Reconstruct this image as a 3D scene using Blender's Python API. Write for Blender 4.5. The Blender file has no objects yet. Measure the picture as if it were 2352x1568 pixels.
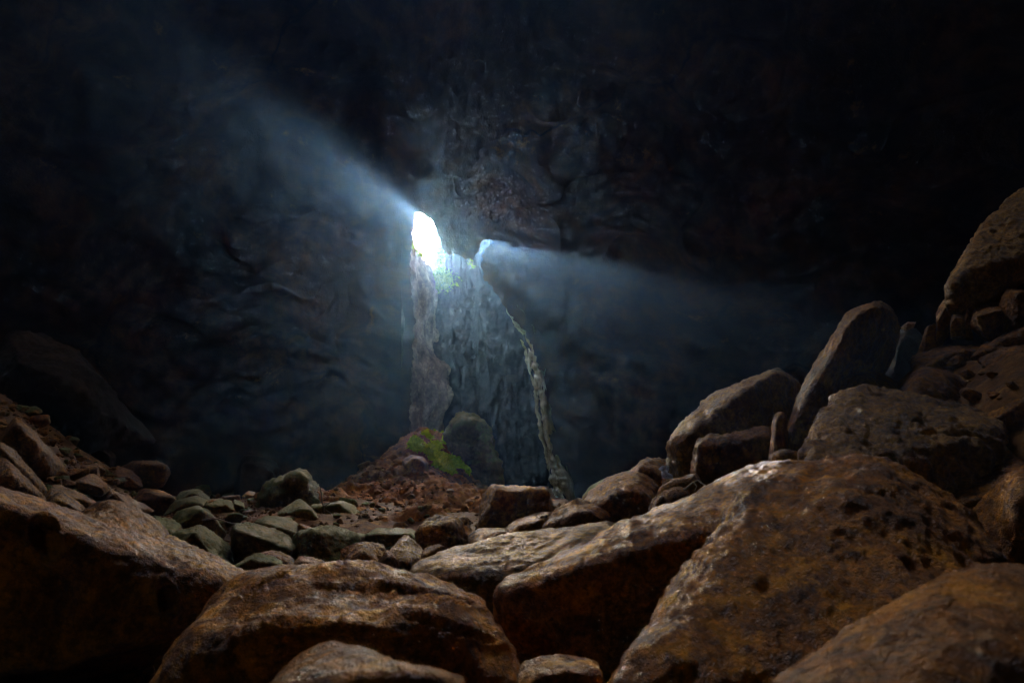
import bpy, bmesh, math, random
import numpy as np
from mathutils import Vector, Matrix

# ------------------------------------------------------------------ camera, sky, sun, exposure
scene = bpy.context.scene
COL = scene.collection
PITCH = math.radians(8.0)
F_PX, CX, CY = 1532.0, 1176.0, 784.0          # focal length and centre on a 2352 x 1568 frame
cam_d = bpy.data.cameras.new('camera'); cam = bpy.data.objects.new('camera', cam_d); COL.objects.link(cam)
cam.location = (0, 0, 0); cam.rotation_euler = (math.radians(90) + PITCH, 0, 0)
cam_d.sensor_width = 36.0; cam_d.lens = 36.0 * F_PX / 2352.0; cam_d.clip_start = 0.05; cam_d.clip_end = 3000
cam_d.dof.use_dof = True; cam_d.dof.focus_distance = 9.0; cam_d.dof.aperture_fstop = 4.5
scene.camera = cam

def W(px, py, d):
    """world point seen at (px, py) of the 2352 x 1568 frame at forward depth d"""
    u = (px - CX) / F_PX; v = (CY - py) / F_PX
    c, s = math.cos(PITCH), math.sin(PITCH)
    return Vector((u * d, d * c - v * d * s, d * s + v * d * c))
def project(P):
    P = np.asarray(P, float); c, s = math.cos(PITCH), math.sin(PITCH)
    d = P[..., 1] * c + P[..., 2] * s; v = -P[..., 1] * s + P[..., 2] * c
    d = np.where(np.abs(d) < 1e-6, 1e-6, d)
    return CX + F_PX * P[..., 0] / d, CY - F_PX * v / d, d

SUN_PX = (1013, 532)                            # the sun stands just behind the top lip of the cave mouth
sv = W(*SUN_PX, 1.0).normalized()
SUN_EL = math.asin(sv.z); SUN_AZ = math.atan2(sv.x, sv.y)
sun_d = bpy.data.lights.new('sun', 'SUN'); sun = bpy.data.objects.new('sun', sun_d); COL.objects.link(sun)
sun_d.energy = 1.2; sun_d.angle = math.radians(0.6); sun_d.color = (1.0, 0.93, 0.84)
sun.rotation_euler = sv.to_track_quat('Z', 'Y').to_euler()
world = bpy.data.worlds.new('World'); scene.world = world; world.use_nodes = True
nt = world.node_tree; nt.nodes.clear()
sky = nt.nodes.new('ShaderNodeTexSky'); sky.sky_type = 'NISHITA'; sky.sun_disc = False
sky.sun_elevation = SUN_EL; sky.sun_rotation = SUN_AZ; sky.air_density = 0.6; sky.dust_density = 6.0; sky.ozone_density = 0.3
bg = nt.nodes.new('ShaderNodeBackground'); bg.inputs[1].default_value = 0.15
wo = nt.nodes.new('ShaderNodeOutputWorld'); nt.links.new(sky.outputs[0], bg.inputs[0]); nt.links.new(bg.outputs[0], wo.inputs[0])
scene.view_settings.view_transform = 'Standard'; scene.view_settings.look = 'None'
scene.view_settings.exposure = 4.65; scene.view_settings.gamma = 1.0
cy = scene.cycles
cy.use_denoising = True; cy.denoiser = 'OPENIMAGEDENOISE'; cy.use_adaptive_sampling = False
cy.max_bounces = 6; cy.diffuse_bounces = 5; cy.glossy_bounces = 3; cy.volume_bounces = 0; cy.transmission_bounces = 4
cy.sample_clamp_indirect = 4.0; cy.caustics_reflective = False; cy.caustics_refractive = False
# ------------------------------------------------------------------ noise and mesh helpers
_rs = np.random.RandomState(7)
_PERM = _rs.permutation(1024).astype(np.int64); _VAL = _rs.rand(1024) * 2 - 1
def vnoise(P):
    P = np.asarray(P, float); i = np.floor(P).astype(np.int64); f = P - i
    f = f * f * f * (f * (f * 6 - 15) + 10); out = 0.0
    for dx in (0, 1):
        wx = f[..., 0] if dx else 1 - f[..., 0]
        a = _PERM[(i[..., 0] + dx) & 1023]
        for dy in (0, 1):
            wy = f[..., 1] if dy else 1 - f[..., 1]
            b = _PERM[(a + i[..., 1] + dy) & 1023]
            for dz in (0, 1):
                wz = f[..., 2] if dz else 1 - f[..., 2]
                out = out + wx * wy * wz * _VAL[_PERM[(b + i[..., 2] + dz) & 1023]]
    return out
def fbm(P, octv=4, gain=0.5, lac=2.03):
    P = np.asarray(P, float); s = 0.0; a = 1.0
    for k in range(octv):
        s = s + a * vnoise(P + 17.3 * k); P = P * lac; a *= gain
    return s
def ridged(P, octv=4, gain=0.5, lac=2.03):
    P = np.asarray(P, float); s = 0.0; a = 1.0
    for k in range(octv):
        s = s + a * (1 - 2 * np.abs(vnoise(P + 31.7 * k))); P = P * lac; a *= gain
    return s
def tag(o, label=None, cat=None, group=None, kind=None):
    if label: o['label'] = label
    if cat: o['category'] = cat
    if group: o['group'] = group
    if kind: o['kind'] = kind
    return o
def mesh_obj(name, V, F, mat, parent=None, smooth=True):
    m = bpy.data.meshes.new(name)
    V = np.asarray(V, np.float32); F = np.asarray(F, np.int32)
    m.vertices.add(len(V)); m.vertices.foreach_set('co', V.ravel())
    k = F.shape[1]; m.loops.add(F.size); m.loops.foreach_set('vertex_index', F.ravel())
    m.polygons.add(len(F)); m.polygons.foreach_set('loop_start', np.arange(0, F.size, k, dtype=np.int32))
    m.polygons.foreach_set('use_smooth', np.full(len(F), bool(smooth)))
    m.update(calc_edges=True); m.validate()
    o = bpy.data.objects.new(name, m); COL.objects.link(o)
    if mat: m.materials.append(mat)
    if parent: o.parent = parent
    return o
def grid_faces(nu, nv):
    i = np.arange(nu - 1)[:, None] * nv + np.arange(nv - 1)[None]
    return np.stack([i, i + nv, i + nv + 1, i + 1], -1).reshape(-1, 4)
def in_poly(x, y, poly):
    poly = np.asarray(poly, float); r = np.zeros(np.shape(x), bool); n = len(poly); j = n - 1
    for k in range(n):
        xi, yi = poly[k]; xj, yj = poly[j]
        if yi != yj:
            r ^= ((yi > y) != (yj > y)) & (x < (xj - xi) * (y - yi) / (yj - yi) + xi)
        j = k
    return r
def nearest_on_poly(x, y, poly):
    best = np.full(x.shape, 1e18); bx = x.copy(); by = y.copy(); n = len(poly)
    for k in range(n):
        ax, ay = poly[k]; cx_, cy_ = poly[(k + 1) % n]; ex, ey = cx_ - ax, cy_ - ay
        t = np.clip(((x - ax) * ex + (y - ay) * ey) / (ex * ex + ey * ey + 1e-9), 0, 1)
        qx, qy = ax + t * ex, ay + t * ey; dd = (qx - x) ** 2 + (qy - y) ** 2
        m = dd < best; best[m] = dd[m]; bx[m] = qx[m]; by[m] = qy[m]
    return bx, by
def unproject(px, py, d):
    u = (px - CX) / F_PX; v = (CY - py) / F_PX; c, s = math.cos(PITCH), math.sin(PITCH)
    return np.stack([u * d, d * c - v * d * s, d * s + v * d * c], -1)
def compact(V, F):
    used = np.unique(F); m = np.full(len(V), -1); m[used] = np.arange(len(used)); return V[used], m[F]
def smoothstep(a, b, x):
    t = np.clip((x - a) / (b - a), 0, 1); return t * t * (3 - 2 * t)
def wiggle(poly, amp, step, seed):
    """densify a closed outline and roughen it"""
    out = []; n = len(poly); rnd = random.Random(seed)
    for k in range(n):
        a = poly[k]; b = poly[(k + 1) % n]; L = math.hypot(b[0] - a[0], b[1] - a[1]); m = max(1, int(L / step))
        for q in range(m):
            t = q / m; out.append((a[0] + (b[0] - a[0]) * t + rnd.uniform(-amp, amp), a[1] + (b[1] - a[1]) * t + rnd.uniform(-amp, amp)))
    return out

# ------------------------------------------------------------------ materials
def new_mat(name):
    m = bpy.data.materials.new(name); m.use_nodes = True; n = m.node_tree.nodes; n.clear()
    out = n.new('ShaderNodeOutputMaterial'); p = n.new('ShaderNodeBsdfPrincipled')
    m.node_tree.links.new(p.outputs[0], out.inputs[0]); return m, m.node_tree, p
def rock_mat(name, dark, mid, light, spot=None, spot_amt=0.0, scale=1.0, bump=0.5, rough=(0.45, 0.85), algae=None, algae_amt=0.0, per_obj=0.15, fine=1.0, flow=1.0, sat=1.3, spec=0.25, cracks=0, mott=0.0, relief=0.05, grit=0.0):
    m, t, p = new_mat(name); N = t.nodes.new; L = t.links.new
    tc = N('ShaderNodeTexCoord'); mp = N('ShaderNodeMapping'); oi = N('ShaderNodeObjectInfo')
    geo = N('ShaderNodeNewGeometry')
    mp.inputs['Scale'].default_value = (scale, scale, scale * flow)
    L(geo.outputs['Position'], mp.inputs['Vector'])
    def noise(sc, det, rg=0.55, dist=0.0):
        q = N('ShaderNodeTexNoise'); q.inputs['Scale'].default_value = sc; q.inputs['Detail'].default_value = det
        q.inputs['Roughness'].default_value = rg; q.inputs['Distortion'].default_value = dist; L(mp.outputs[0], q.inputs['Vector']); return q
    def ramp(src, stops):
        r = N('ShaderNodeValToRGB'); L(src, r.inputs[0]); e = r.color_ramp.elements
        while len(e) < len(stops): e.new(0.5)
        for k, (pos, c) in enumerate(stops):
            e[k].position = pos; e[k].color = c if len(c) == 4 else (*c, 1)
        return r
    n1 = noise(1.7, 5, 0.62, 0.4)
    base = ramp(n1.outputs[0], [(0.30, dark), (0.5, mid), (0.72, light)])
    col = base.outputs[0]
    n2 = noise(9.0, 4, 0.6)
    mott = ramp(n2.outputs[0], [(0.35, tuple(v - 0.25 * mott for v in (0.55, 0.52, 0.5))), (0.65, tuple(v + 0.35 * mott for v in (1.25, 1.22, 1.18)))])
    mx = N('ShaderNodeMix'); mx.data_type = 'RGBA'; mx.blend_type = 'MULTIPLY'; mx.inputs[0].default_value = 0.8
    L(col, mx.inputs[6]); L(mott.outputs[0], mx.inputs[7]); col = mx.outputs[2]
    if grit:
        n5 = noise(20.0, 5, 0.72); gr = ramp(n5.outputs[0], [(0.34, (1 - grit,) * 3), (0.5, (1, 1, 1)), (0.68, (1 + grit * 1.2,) * 3)])
        mx = N('ShaderNodeMix'); mx.data_type = 'RGBA'; mx.blend_type = 'MULTIPLY'; mx.inputs[0].default_value = 1.0; L(col, mx.inputs[6]); L(gr.outputs[0], mx.inputs[7]); col = mx.outputs[2]
    if spot:
        n3 = noise(2.6, 7, 0.74, 0.0)
        sp = ramp(n3.outputs[0], [(0.60 - spot_amt * 0.15, (0, 0, 0)), (0.72 - spot_amt * 0.15, (1, 1, 1))])
        mx = N('ShaderNodeMix'); mx.data_type = 'RGBA'; L(sp.outputs[0], mx.inputs[0]); L(col, mx.inputs[6]); mx.inputs[7].default_value = (*spot, 1); col = mx.outputs[2]
    if algae:
        sx = N('ShaderNodeSeparateXYZ'); L(geo.outputs['Normal'], sx.inputs[0])
        n4 = noise(2.3, 3, 0.6); ad = N('ShaderNodeMath'); ad.operation = 'MULTIPLY_ADD'; ad.inputs[1].default_value = 0.9; L(n4.outputs[0], ad.inputs[0]); L(sx.outputs[2], ad.inputs[2])
        rr = ramp(ad.outputs[0], [(0.50, (0, 0, 0)), (0.95, (algae_amt,) * 3)])
        mx = N('ShaderNodeMix'); mx.data_type = 'RGBA'; L(rr.outputs[0], mx.inputs[0]); L(col, mx.inputs[6]); mx.inputs[7].default_value = (*algae, 1); col = mx.outputs[2]
    if cracks:
        vo = N('ShaderNodeTexVoronoi'); vo.feature = 'DISTANCE_TO_EDGE'; vo.inputs['Scale'].default_value = cracks
        wn = noise(1.1, 4, 0.6); va = N('ShaderNodeMix'); va.data_type = 'VECTOR'; va.inputs[0].default_value = 0.6; L(mp.outputs[0], va.inputs[4]); L(wn.outputs[1], va.inputs[5]); L(va.outputs[1], vo.inputs['Vector'])
        ck = ramp(vo.outputs[0], [(0.004, (0.12, 0.12, 0.12)), (0.022, (1, 1, 1))])
        bk = noise(0.8, 3, 0.6); bm_ = ramp(bk.outputs[0], [(0.48, (0, 0, 0)), (0.62, (0.8, 0.8, 0.8))])
        mx = N('ShaderNodeMix'); mx.data_type = 'RGBA'; mx.blend_type = 'MULTIPLY'; L(bm_.outputs[0], mx.inputs[0]); L(col, mx.inputs[6]); L(ck.outputs[0], mx.inputs[7]); col = mx.outputs[2]
    hs = N('ShaderNodeHueSaturation'); L(col, hs.inputs['Color'])
    ma = N('ShaderNodeMath'); ma.operation = 'MULTIPLY_ADD'; ma.inputs[1].default_value = per_obj * 2; ma.inputs[2].default_value = 1 - per_obj
    L(oi.outputs['Random'], ma.inputs[0]); L(ma.outputs[0], hs.inputs['Value']); hs.inputs['Saturation'].default_value = sat
    L(hs.outputs[0], p.inputs['Base Color'])
    rr = N('ShaderNodeMapRange'); rr.inputs[3].default_value = rough[0]; rr.inputs[4].default_value = rough[1]; L(n2.outputs[0], rr.inputs[0]); L(rr.outputs[0], p.inputs['Roughness'])
    p.inputs['Specular IOR Level'].default_value = spec
    nb = noise(14.0 * fine, 6, 0.68); nc = noise(70.0 * fine, 2, 0.6)
    ad = N('ShaderNodeMath'); ad.operation = 'MULTIPLY_ADD'; ad.inputs[1].default_value = 0.45; L(nc.outputs[0], ad.inputs[0]); L(nb.outputs[0], ad.inputs[2])
    b1 = N('ShaderNodeBump'); b1.inputs['Strength'].default_value = bump; b1.inputs['Distance'].default_value = relief / scale; L(ad.outputs[0], b1.inputs['Height'])
    L(b1.outputs[0], p.inputs['Normal'])
    return m
M = {}
M['wall'] = rock_mat('cave_wall_rock', (0.018, 0.010, 0.0045), (0.06, 0.033, 0.014), (0.17, 0.098, 0.044), (0.27, 0.15, 0.06), -0.1, 0.22, 0.35, (0.85, 1.0), per_obj=0, spec=0.04, cracks=1.6)
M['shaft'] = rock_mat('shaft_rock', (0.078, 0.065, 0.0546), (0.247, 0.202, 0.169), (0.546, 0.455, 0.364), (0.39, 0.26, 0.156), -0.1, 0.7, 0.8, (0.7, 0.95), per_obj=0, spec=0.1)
M['shaft_shade'] = rock_mat('shaded_shaft_rock', (0.010, 0.0095, 0.0095), (0.024, 0.0225, 0.022), (0.06, 0.053, 0.047), (0.20, 0.13, 0.08), -0.2, 0.6, 0.8, (0.8, 1.0), per_obj=0, spec=0.04)  # darker copy of the shaft rock: shade put into the colour
M['calcite'] = rock_mat('pale_flowstone', (0.22, 0.20, 0.12), (0.60, 0.60, 0.42), (0.80, 0.78, 0.62), (0.45, 0.30, 0.15), -0.2, 0.9, 0.8, (0.4, 0.8), per_obj=0, flow=0.35)  # pale stone, lightened further to stand for light on the strip
M['soil'] = rock_mat('orange_soil', (0.10, 0.048, 0.024), (0.32, 0.155, 0.08), (0.58, 0.33, 0.18), (0.75, 0.48, 0.24), 0.0, 1.4, 0.9, (0.7, 0.95), per_obj=0.0)
M['floor'] = rock_mat('dirt_floor', (0.056, 0.0288, 0.0144), (0.144, 0.08, 0.0384), (0.272, 0.16, 0.08), (0.48, 0.272, 0.112), 0.1, 1.6, 0.8, (0.7, 0.95), per_obj=0)
# ------------------------------------------------------------------ the setting: floor, hall, shaft
def heap_e(x, y):
    hx = (x + 3.4) / np.where(x < -3.4, 2.6, 2.3); hy = (y - 26.5) / np.where(y < 26.5, 7.0, 5.0)
    return np.exp(-(hx ** 2 + np.abs(hy) ** 1.6))
def ground_z(x, y):
    x = np.asarray(x, float); y = np.asarray(y, float)
    z = -0.88 - 0.032 * np.clip(y, -5, 28) - 0.25 * smoothstep(2.2, 3.6, y) * (1 - smoothstep(5, 9, y))
    toe = -(1.0 + 0.43 * np.clip(y, 0, 16)); lx = np.clip(toe - x, 0, 2.6) + 0.25 * np.clip(toe - x - 2.6, 0, 5)
    z = z + lx * 0.70 * smoothstep(3.0, 5.0, y) * (1 - 0.75 * smoothstep(11, 17, y))
    toe2 = 0.9 + 0.10 * np.clip(y, 0, 30); rx = np.clip(x - toe2, 0, 2.2) + 0.15 * np.clip(x - toe2 - 2.2, 0, 8)
    z = z + rx * 0.85 * smoothstep(2.0, 4.5, y) * (1 - 0.95 * smoothstep(5.6, 9.5, y))
    z = z - 1.3 * smoothstep(12, 21, y)
    # the soil heap below the cave mouth
    z = z + 3.15 * heap_e(x, y)
    P = np.stack([x, y, np.zeros_like(x)], -1)
    return z + 0.10 * fbm(P * 0.9, 4) * smoothstep(1.5, 4, y) + 0.02 * fbm(P * 6, 3)
def make_floor():
    ys = np.concatenate([np.linspace(-60, -4, 20), np.linspace(-3.8, 0.3, 12), np.geomspace(0.45, 34, 330), np.linspace(35, 70, 20)])
    t = np.linspace(-1, 1, 360); V = []
    us = np.sign(t) * (np.abs(t) * 0.55 + 0.45 * np.abs(t) ** 5)
    Y, U = np.meshgrid(ys, us, indexing='ij')
    X = U * np.where(np.abs(Y) < 45, np.maximum(55, 0), 60)
    # columns spread with depth so near ground is finer
    core = np.abs(U) < 0.5; s = np.clip(np.abs(Y) * 1.1 + 2.2, 2.2, 40)
    X = np.where(np.abs(U) < 0.5, U * 2 * s, np.sign(U) * (s + (np.abs(U) - 0.5) * 2 * (60 - s)))
    Z = ground_z(X, Y)
    return tag(mesh_obj('cave_floor', np.stack([X, Y, Z], -1).reshape(-1, 3), grid_faces(*X.shape), M['floor']), kind='structure')
floor = make_floor()
def heap_z(x, y):
    x = np.asarray(x, float); y = np.asarray(y, float); P = np.stack([x, y, 0 * x], -1)
    mk = smoothstep(1.15, 0.85, np.hypot((x + 2.6 + 0.08 * (y - 20)) / 4.4, (y - 20) / 10.5) + 0.12 * fbm(P * 0.8, 3))
    h = 0.22 * fbm(P * 0.9, 3) + 0.10 * smoothstep(0.0, 0.6, fbm(P * 2.3 + 5, 3)) + 0.07 * np.abs(fbm(P * 5 + 1, 3)) + 0.03 * fbm(P * 13, 2)
    return ground_z(x, y) - 0.10 + mk * (0.10 + h) - 0.25 * (1 - mk)
_SX, _SY = np.arange(-14, 9.01, 0.05), np.arange(0.5, 32.01, 0.06); _SG = []
def surf_z(x, y):
    """height of whatever covers the floor, looked up on a fine grid"""
    if not _SG:
        X, Y = np.meshgrid(_SX, _SY, indexing='ij'); _SG.append(np.maximum(ground_z(X, Y), heap_z(X, Y)))
    G = _SG[0]; u = np.clip((np.asarray(x, float) - _SX[0]) / 0.05, 0, len(_SX) - 1.001); v = np.clip((np.asarray(y, float) - _SY[0]) / 0.06, 0, len(_SY) - 1.001)
    i = u.astype(int); j = v.astype(int); a = u - i; b = v - j
    return G[i, j] * (1 - a) * (1 - b) + G[i + 1, j] * a * (1 - b) + G[i, j + 1] * (1 - a) * b + G[i + 1, j + 1] * a * b
def make_heap():
    X, Y = np.meshgrid(np.linspace(-9.5, 3.4, 330), np.linspace(8.5, 31.5, 440), indexing='ij')
    return tag(mesh_obj('soil_heap', np.stack([X, Y, heap_z(X, Y)], -1).reshape(-1, 3), grid_faces(*X.shape), M['soil']), kind='structure')
heap = make_heap()

SLOT = [(936, 1180), (940, 1000), (946, 860), (952, 740), (944, 660), (943, 580), (949, 540), (951, 512), (953, 488), (966, 489), (984, 500), (1000, 521), (1012, 552),
        (1022, 577), (1034, 584), (1060, 590), (1084, 596), (1096, 580), (1104, 558), (1114, 551), (1134, 552), (1136, 560), (1114, 566), (1107, 588), (1106, 612), (1114, 642), (1142, 680), (1172, 722), (1206, 762), (1224, 800), (1240, 850), (1252, 920),  # the small notch right of the mouth is added to pass a sun beam
        (1262, 1000), (1279, 1080), (1304, 1180)]
HC = np.array([1.0, 8.0, -2.0]); HR = np.array([21.0, 22.5, 18.0])
def make_hall():
    a1 = np.radians(np.concatenate([np.linspace(-180, -54, 64), np.linspace(-53, -26, 160)[:-1], np.linspace(-26, 12, 420)[:-1], np.linspace(12, 60, 300), np.linspace(61, 180, 64)]))
    e1 = np.radians(np.concatenate([np.linspace(-8, 48, 320)[:-1], np.linspace(48, 90, 60)]))
    A, E = np.meshgrid(a1, e1, indexing='ij')
    D = np.stack([np.sin(A) * np.cos(E), np.cos(A) * np.cos(E), np.sin(E)], -1)
    p = 2.6; R = ((np.abs(D / HR)) ** p).sum(-1) ** (-1 / p)
    P = HC + D * R[..., None]
    keep = smoothstep(4, 10, np.abs(np.degrees(A) + 8)) * 0.75 + 0.25      # calmer near the arch
    bed = P @ np.array([0.25, 0.1, 0.95])                                   # tilted bedding of the limestone
    lay = bed * 0.55 + 0.8 * fbm(P * 0.16 + 6, 3); st = np.abs((lay % 1.0) - 0.5) * 2
    disp = 3.0 * fbm(P * 0.085 + 3, 3) * keep + 1.1 * np.abs(fbm(P * 0.21 + 9, 3)) * keep + 0.35 * smoothstep(0.1, 0.9, st) * keep
    disp = disp + 0.18 * np.abs(fbm(P * 0.6 + 2, 3)) + 0.02 * fbm(P * 3.1, 2)
    P = P + D * disp[..., None]
    # a great bulge of ceiling on the right of the arch, leaning towards the viewer
    px, py, dd = project(P)
    V = P.reshape(-1, 3); F = grid_faces(*A.shape)
    c = V[F].mean(1)
    sl = wiggle(SLOT, 3.6, 7, 5)
    qx, qy, qd = project(c); arch = in_poly(qx, qy, sl) & (qd > 5)
    roof = (((c[:, 0] - SKYL[0]) / SKYL[3]) ** 2 + ((c[:, 1] - SKYL[1]) / SKYL[4]) ** 2 < 1) & (c[:, 2] > 4)
    fill_hole = (((c[:, 0] - FILL_OPENING[0]) / 1.15) ** 2 + ((c[:, 2] - FILL_OPENING[2]) / 0.85) ** 2 < 1) & (c[:, 1] < -4)
    Fk = F[~(arch | roof | fill_hole)]
    # snap the ragged mesh boundary of the arch to its outline
    ed = np.sort(np.concatenate([Fk[:, [0, 1]], Fk[:, [1, 2]], Fk[:, [2, 3]], Fk[:, [3, 0]]]), 1)
    key, cnt = np.unique(ed[:, 0].astype(np.int64) * len(V) + ed[:, 1], return_counts=True)
    bk = key[cnt == 1]; bv = np.unique(np.concatenate([bk // len(V), bk % len(V)]))
    vx, vy, vd = project(V[bv]); sx_, sy_ = nearest_on_poly(vx, vy, sl); near = (np.hypot(sx_ - vx, sy_ - vy) < 7) & (vx > 900) & (vx < 1300) & (vy > 450) & (vy < 1190) & (vd > 15); bv = bv[near]
    nx, ny = nearest_on_poly(vx[near], vy[near], sl); V = V.copy(); V[bv] = unproject(nx, ny, vd[near])
    V, Fk = compact(V, Fk)
    return tag(mesh_obj('cave_wall', V, Fk, M['wall']), kind='structure')
SKYL = (-2.5, 11.0, 16.0, 5.2, 3.4)              # added unseen roof opening that lights the foreground from above
FILL_OPENING = (-6.0, -13.5, 6.0)                       # added unseen opening behind the viewer, a weak frontal fill
hall = make_hall()

def sheet(name, fn, nu, nv, mat):
    U, Vv = np.meshgrid(np.linspace(0, 1, nu), np.linspace(0, 1, nv), indexing='ij')
    P = fn(U, Vv); return P, grid_faces(nu, nv)
def lerp_table(t, xs, ys): return np.interp(t, xs, ys)
def make_shaft():
    # left wall of the shaft: from the arch's left edge back to the end wall, its top cut by the cave mouth
    def left(U, T):
        rim = lerp_table(U, [0, 0.2, 0.45, 0.62, 0.75, 0.86, 1.0], [546, 553, 572, 598, 610, 640, 655])
        py = 1200 + (rim - 1200) * T
        d0 = lerp_table(py, [540, 600, 700, 860, 1000, 1200], [28.9, 29.6, 30.2, 31.1, 31.3, 31.3])
        px = 922 + 84 * U; d = d0 + (41.9 - d0) * U
        P = unproject(px, py, d)
        q = np.stack([P[..., 1] * 0.30, P[..., 2] * 0.10, 0 * P[..., 2]], -1)
        bul = 0.9 * ridged(q + 4, 2) + 0.35 * ridged(q * np.array([4.0, 2.0, 1]) + 8, 3) + 0.30 * fbm(P * np.array([0.9, 0.9, 0.8]), 4)
        g = lambda x, y, sx, sy: np.exp(-((px - x) / sx) ** 2 - ((py - y) / sy) ** 2)
        drip = 0.5 + 0.5 * ridged(np.stack([P[..., 1] * 1.7, P[..., 2] * 0.16, 0 * P[..., 2]], -1), 3)
        bul = bul + 1.3 * g(992, 850, 20, 28) + 1.0 * g(982, 890, 16, 60) * drip + 0.9 * g(966, 930, 14, 50) * drip + 0.8 * g(1002, 790, 12, 40)
        bul = bul - 0.5 * g(1000, 885, 10, 14)
        P[..., 0] += (bul * 0.62 - 0.3) * smoothstep(0, 0.12, U) * (0.25 + 0.75 * smoothstep(1.0, 0.86, T)); P[..., 2] += 0.15 * fbm(P * 3, 3) * (T > 0.985)
        return P
    P, F = sheet('l', left, 200, 360, None)
    tag(mesh_obj('shaft_wall_left', P.reshape(-1, 3), F, M['shaft']), kind='structure')
    def back(U, T):
        px = 990 + 330 * U; d = 41.5 + 0 * U
        rim = lerp_table(U * 330 + 990, [990, 1000, 1012, 1026, 1029, 1034, 1048, 1058, 1064, 1072, 1086, 1093, 1100, 1322], [640, 655, 658, 650, 600, 574, 574, 580, 576, 582, 580, 574, 300, 300])
        py = 1200 + (rim - 1200) * T
        P = unproject(px, py, d)
        q = np.stack([P[..., 0] * 0.33, 0 * P[..., 0], P[..., 2] * 0.09], -1)
        bul = 1.2 * ridged(q + 14, 2) + 0.10 * ridged(q * np.array([4.0, 1, 2.5]) + 3, 3) + 0.40 * fbm(P * np.array([1.0, 1.0, 0.8]), 4)
        tip = np.exp(-((px - 1062) / 34) ** 2 - ((py - 620) / 60) ** 2)        # fluted columns beside the mouth
        bul = bul + tip * (0.6 + 0.8 * ridged(np.stack([P[..., 0] * 1.6, 0 * P[..., 0], P[..., 2] * 0.15], -1), 3))
        P[..., 1] += -bul; return P
    P, F = sheet('b', back, 280, 320, None)
    tag(mesh_obj('shaft_wall_back', P.reshape(-1, 3), F, M['shaft_shade']), kind='structure')
    EDGE = ([-1200, -1080, -1000, -920, -850, -800, -762, -722, -680, -640, -612, -598, -380], [1330, 1306, 1288, 1276, 1262, 1246, 1228, 1190, 1172, 1165, 1166, 1168, 1172])
    def right(U, T):
        py = 1200 + (380 - 1200) * T
        edge = lerp_table(-py, *EDGE) + 14
        px = edge + (1150 - edge) * U * 0.35; d = lerp_table(py, [500, 700, 800, 1000, 1200], [29.2, 30.4, 33.1, 33.0, 32.8]) + 9.5 * U
        P = unproject(px, py, d)
        bul = 0.8 * ridged(np.stack([P[..., 1] * 0.4, P[..., 0] * 0, P[..., 2] * 0.11], -1) + 24, 3) + 0.3 * fbm(P * np.array([1.0, 1.0, 0.8]), 4)
        P[..., 0] += -bul * 0.4 * smoothstep(0, 0.25, U); return P
    P, F = sheet('r', right, 150, 320, None)
    tag(mesh_obj('shaft_wall_right', P.reshape(-1, 3), F, M['shaft_shade']), kind='structure')
    # pale flowstone strands running down behind the arch's right edge
    root = bpy.data.objects.new('flowstone_curtain', None); COL.objects.link(root); root.location = W(1272, 1150, 33.0); b0 = np.array(root.location)
    rs = np.random.RandomState(5)
    EX_Y, EX_X = [700, 722, 740, 762, 800, 850, 920, 1000, 1080, 1160], [1172, 1186, 1204, 1218, 1236, 1248, 1256, 1266, 1284, 1306]
    strands = [(705, 790, 6, 0.16), (712, 770, 16, 0.13), (770, 1160, 3, 0.15), (790, 1000, 10, 0.13), (800, 905, 18, 0.15), (812, 960, 26, 0.10), (850, 1160, 8, 0.11), (880, 1010, 20, 0.12), (905, 1090, 13, 0.12),
               (960, 1160, 19, 0.13), (1000, 1160, 5, 0.18), (1040, 1165, 12, 0.17), (780, 860, 33, 0.08), (740, 820, 11, 0.1), (1050, 1165, -4, 0.16)]
    def curtain(U, T):
        py = 700 + (1175 - 700) * T
        w = lerp_table(T, [0, 0.08, 0.16, 0.3, 0.5, 0.66, 0.8, 1.0], [6, 14, 10, 15, 12, 9, 15, 24]) * (0.8 + 0.5 * vnoise(np.stack([T * 14, 0 * T, 0 * T], -1)))
        px = np.interp(py, EX_Y, EX_X) + 10 - w * U; d = lerp_table(py, [700, 800, 1000, 1200], [30.5, 33.0, 33.0, 32.6]) + 2.2 * U
        P = unproject(px, py, d); q = np.stack([P[..., 1] * 1.3 + 0.5 * P[..., 2], 0 * U, P[..., 2] * 0.16], -1)
        P[..., 0] -= 0.30 * ridged(q + 2, 3) + 0.12 * fbm(P * 2.2, 3); return P
    P, F = sheet('c', curtain, 40, 320, None)
    mesh_obj('flowstone_sheet', P.reshape(-1, 3) - b0, F, M['calcite'], root)
    for (ya, yb, off, rad) in strands:
        k, n = 90, 12; ys = np.linspace(ya, yb, k); t = np.linspace(0, 1, k); sd = rs.uniform(0, 90)
        nz = vnoise(np.stack([ys * 0.02, 0 * ys + sd, 0 * ys], -1)); nz2 = vnoise(np.stack([ys * 0.07, 0 * ys + sd, 0 * ys + 9], -1))
        C = unproject(np.interp(ys, EX_Y, EX_X) - off + 6 * nz, ys, np.interp(ys, [700, 800, 1000, 1200], [30.4, 32.9, 32.9, 32.5]) + 0.05 * off)
        r = rad * np.clip(np.sin(np.pi * np.clip(t, 0.02, 0.985)) ** 0.35, 0.1, 1) * (1 + 0.5 * nz + 0.7 * nz2)
        a = np.linspace(0, 2 * np.pi, n, endpoint=False)
        V = C[:, None] + np.stack([np.cos(a)[None] * r[:, None], 1.6 * np.sin(a)[None] * r[:, None], 0 * a[None] * r[:, None]], -1)
        V = V + (0.05 * fbm(V * 5, 3))[..., None] * np.array([1, 1, 0])
        F = np.array([(q * n + i, q * n + (i + 1) % n, (q + 1) * n + (i + 1) % n, (q + 1) * n + i) for q in range(k - 1) for i in range(n)])
        mesh_obj('flowstone_strand', V.reshape(-1, 3) - b0, F, M['calcite'], root)
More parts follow.
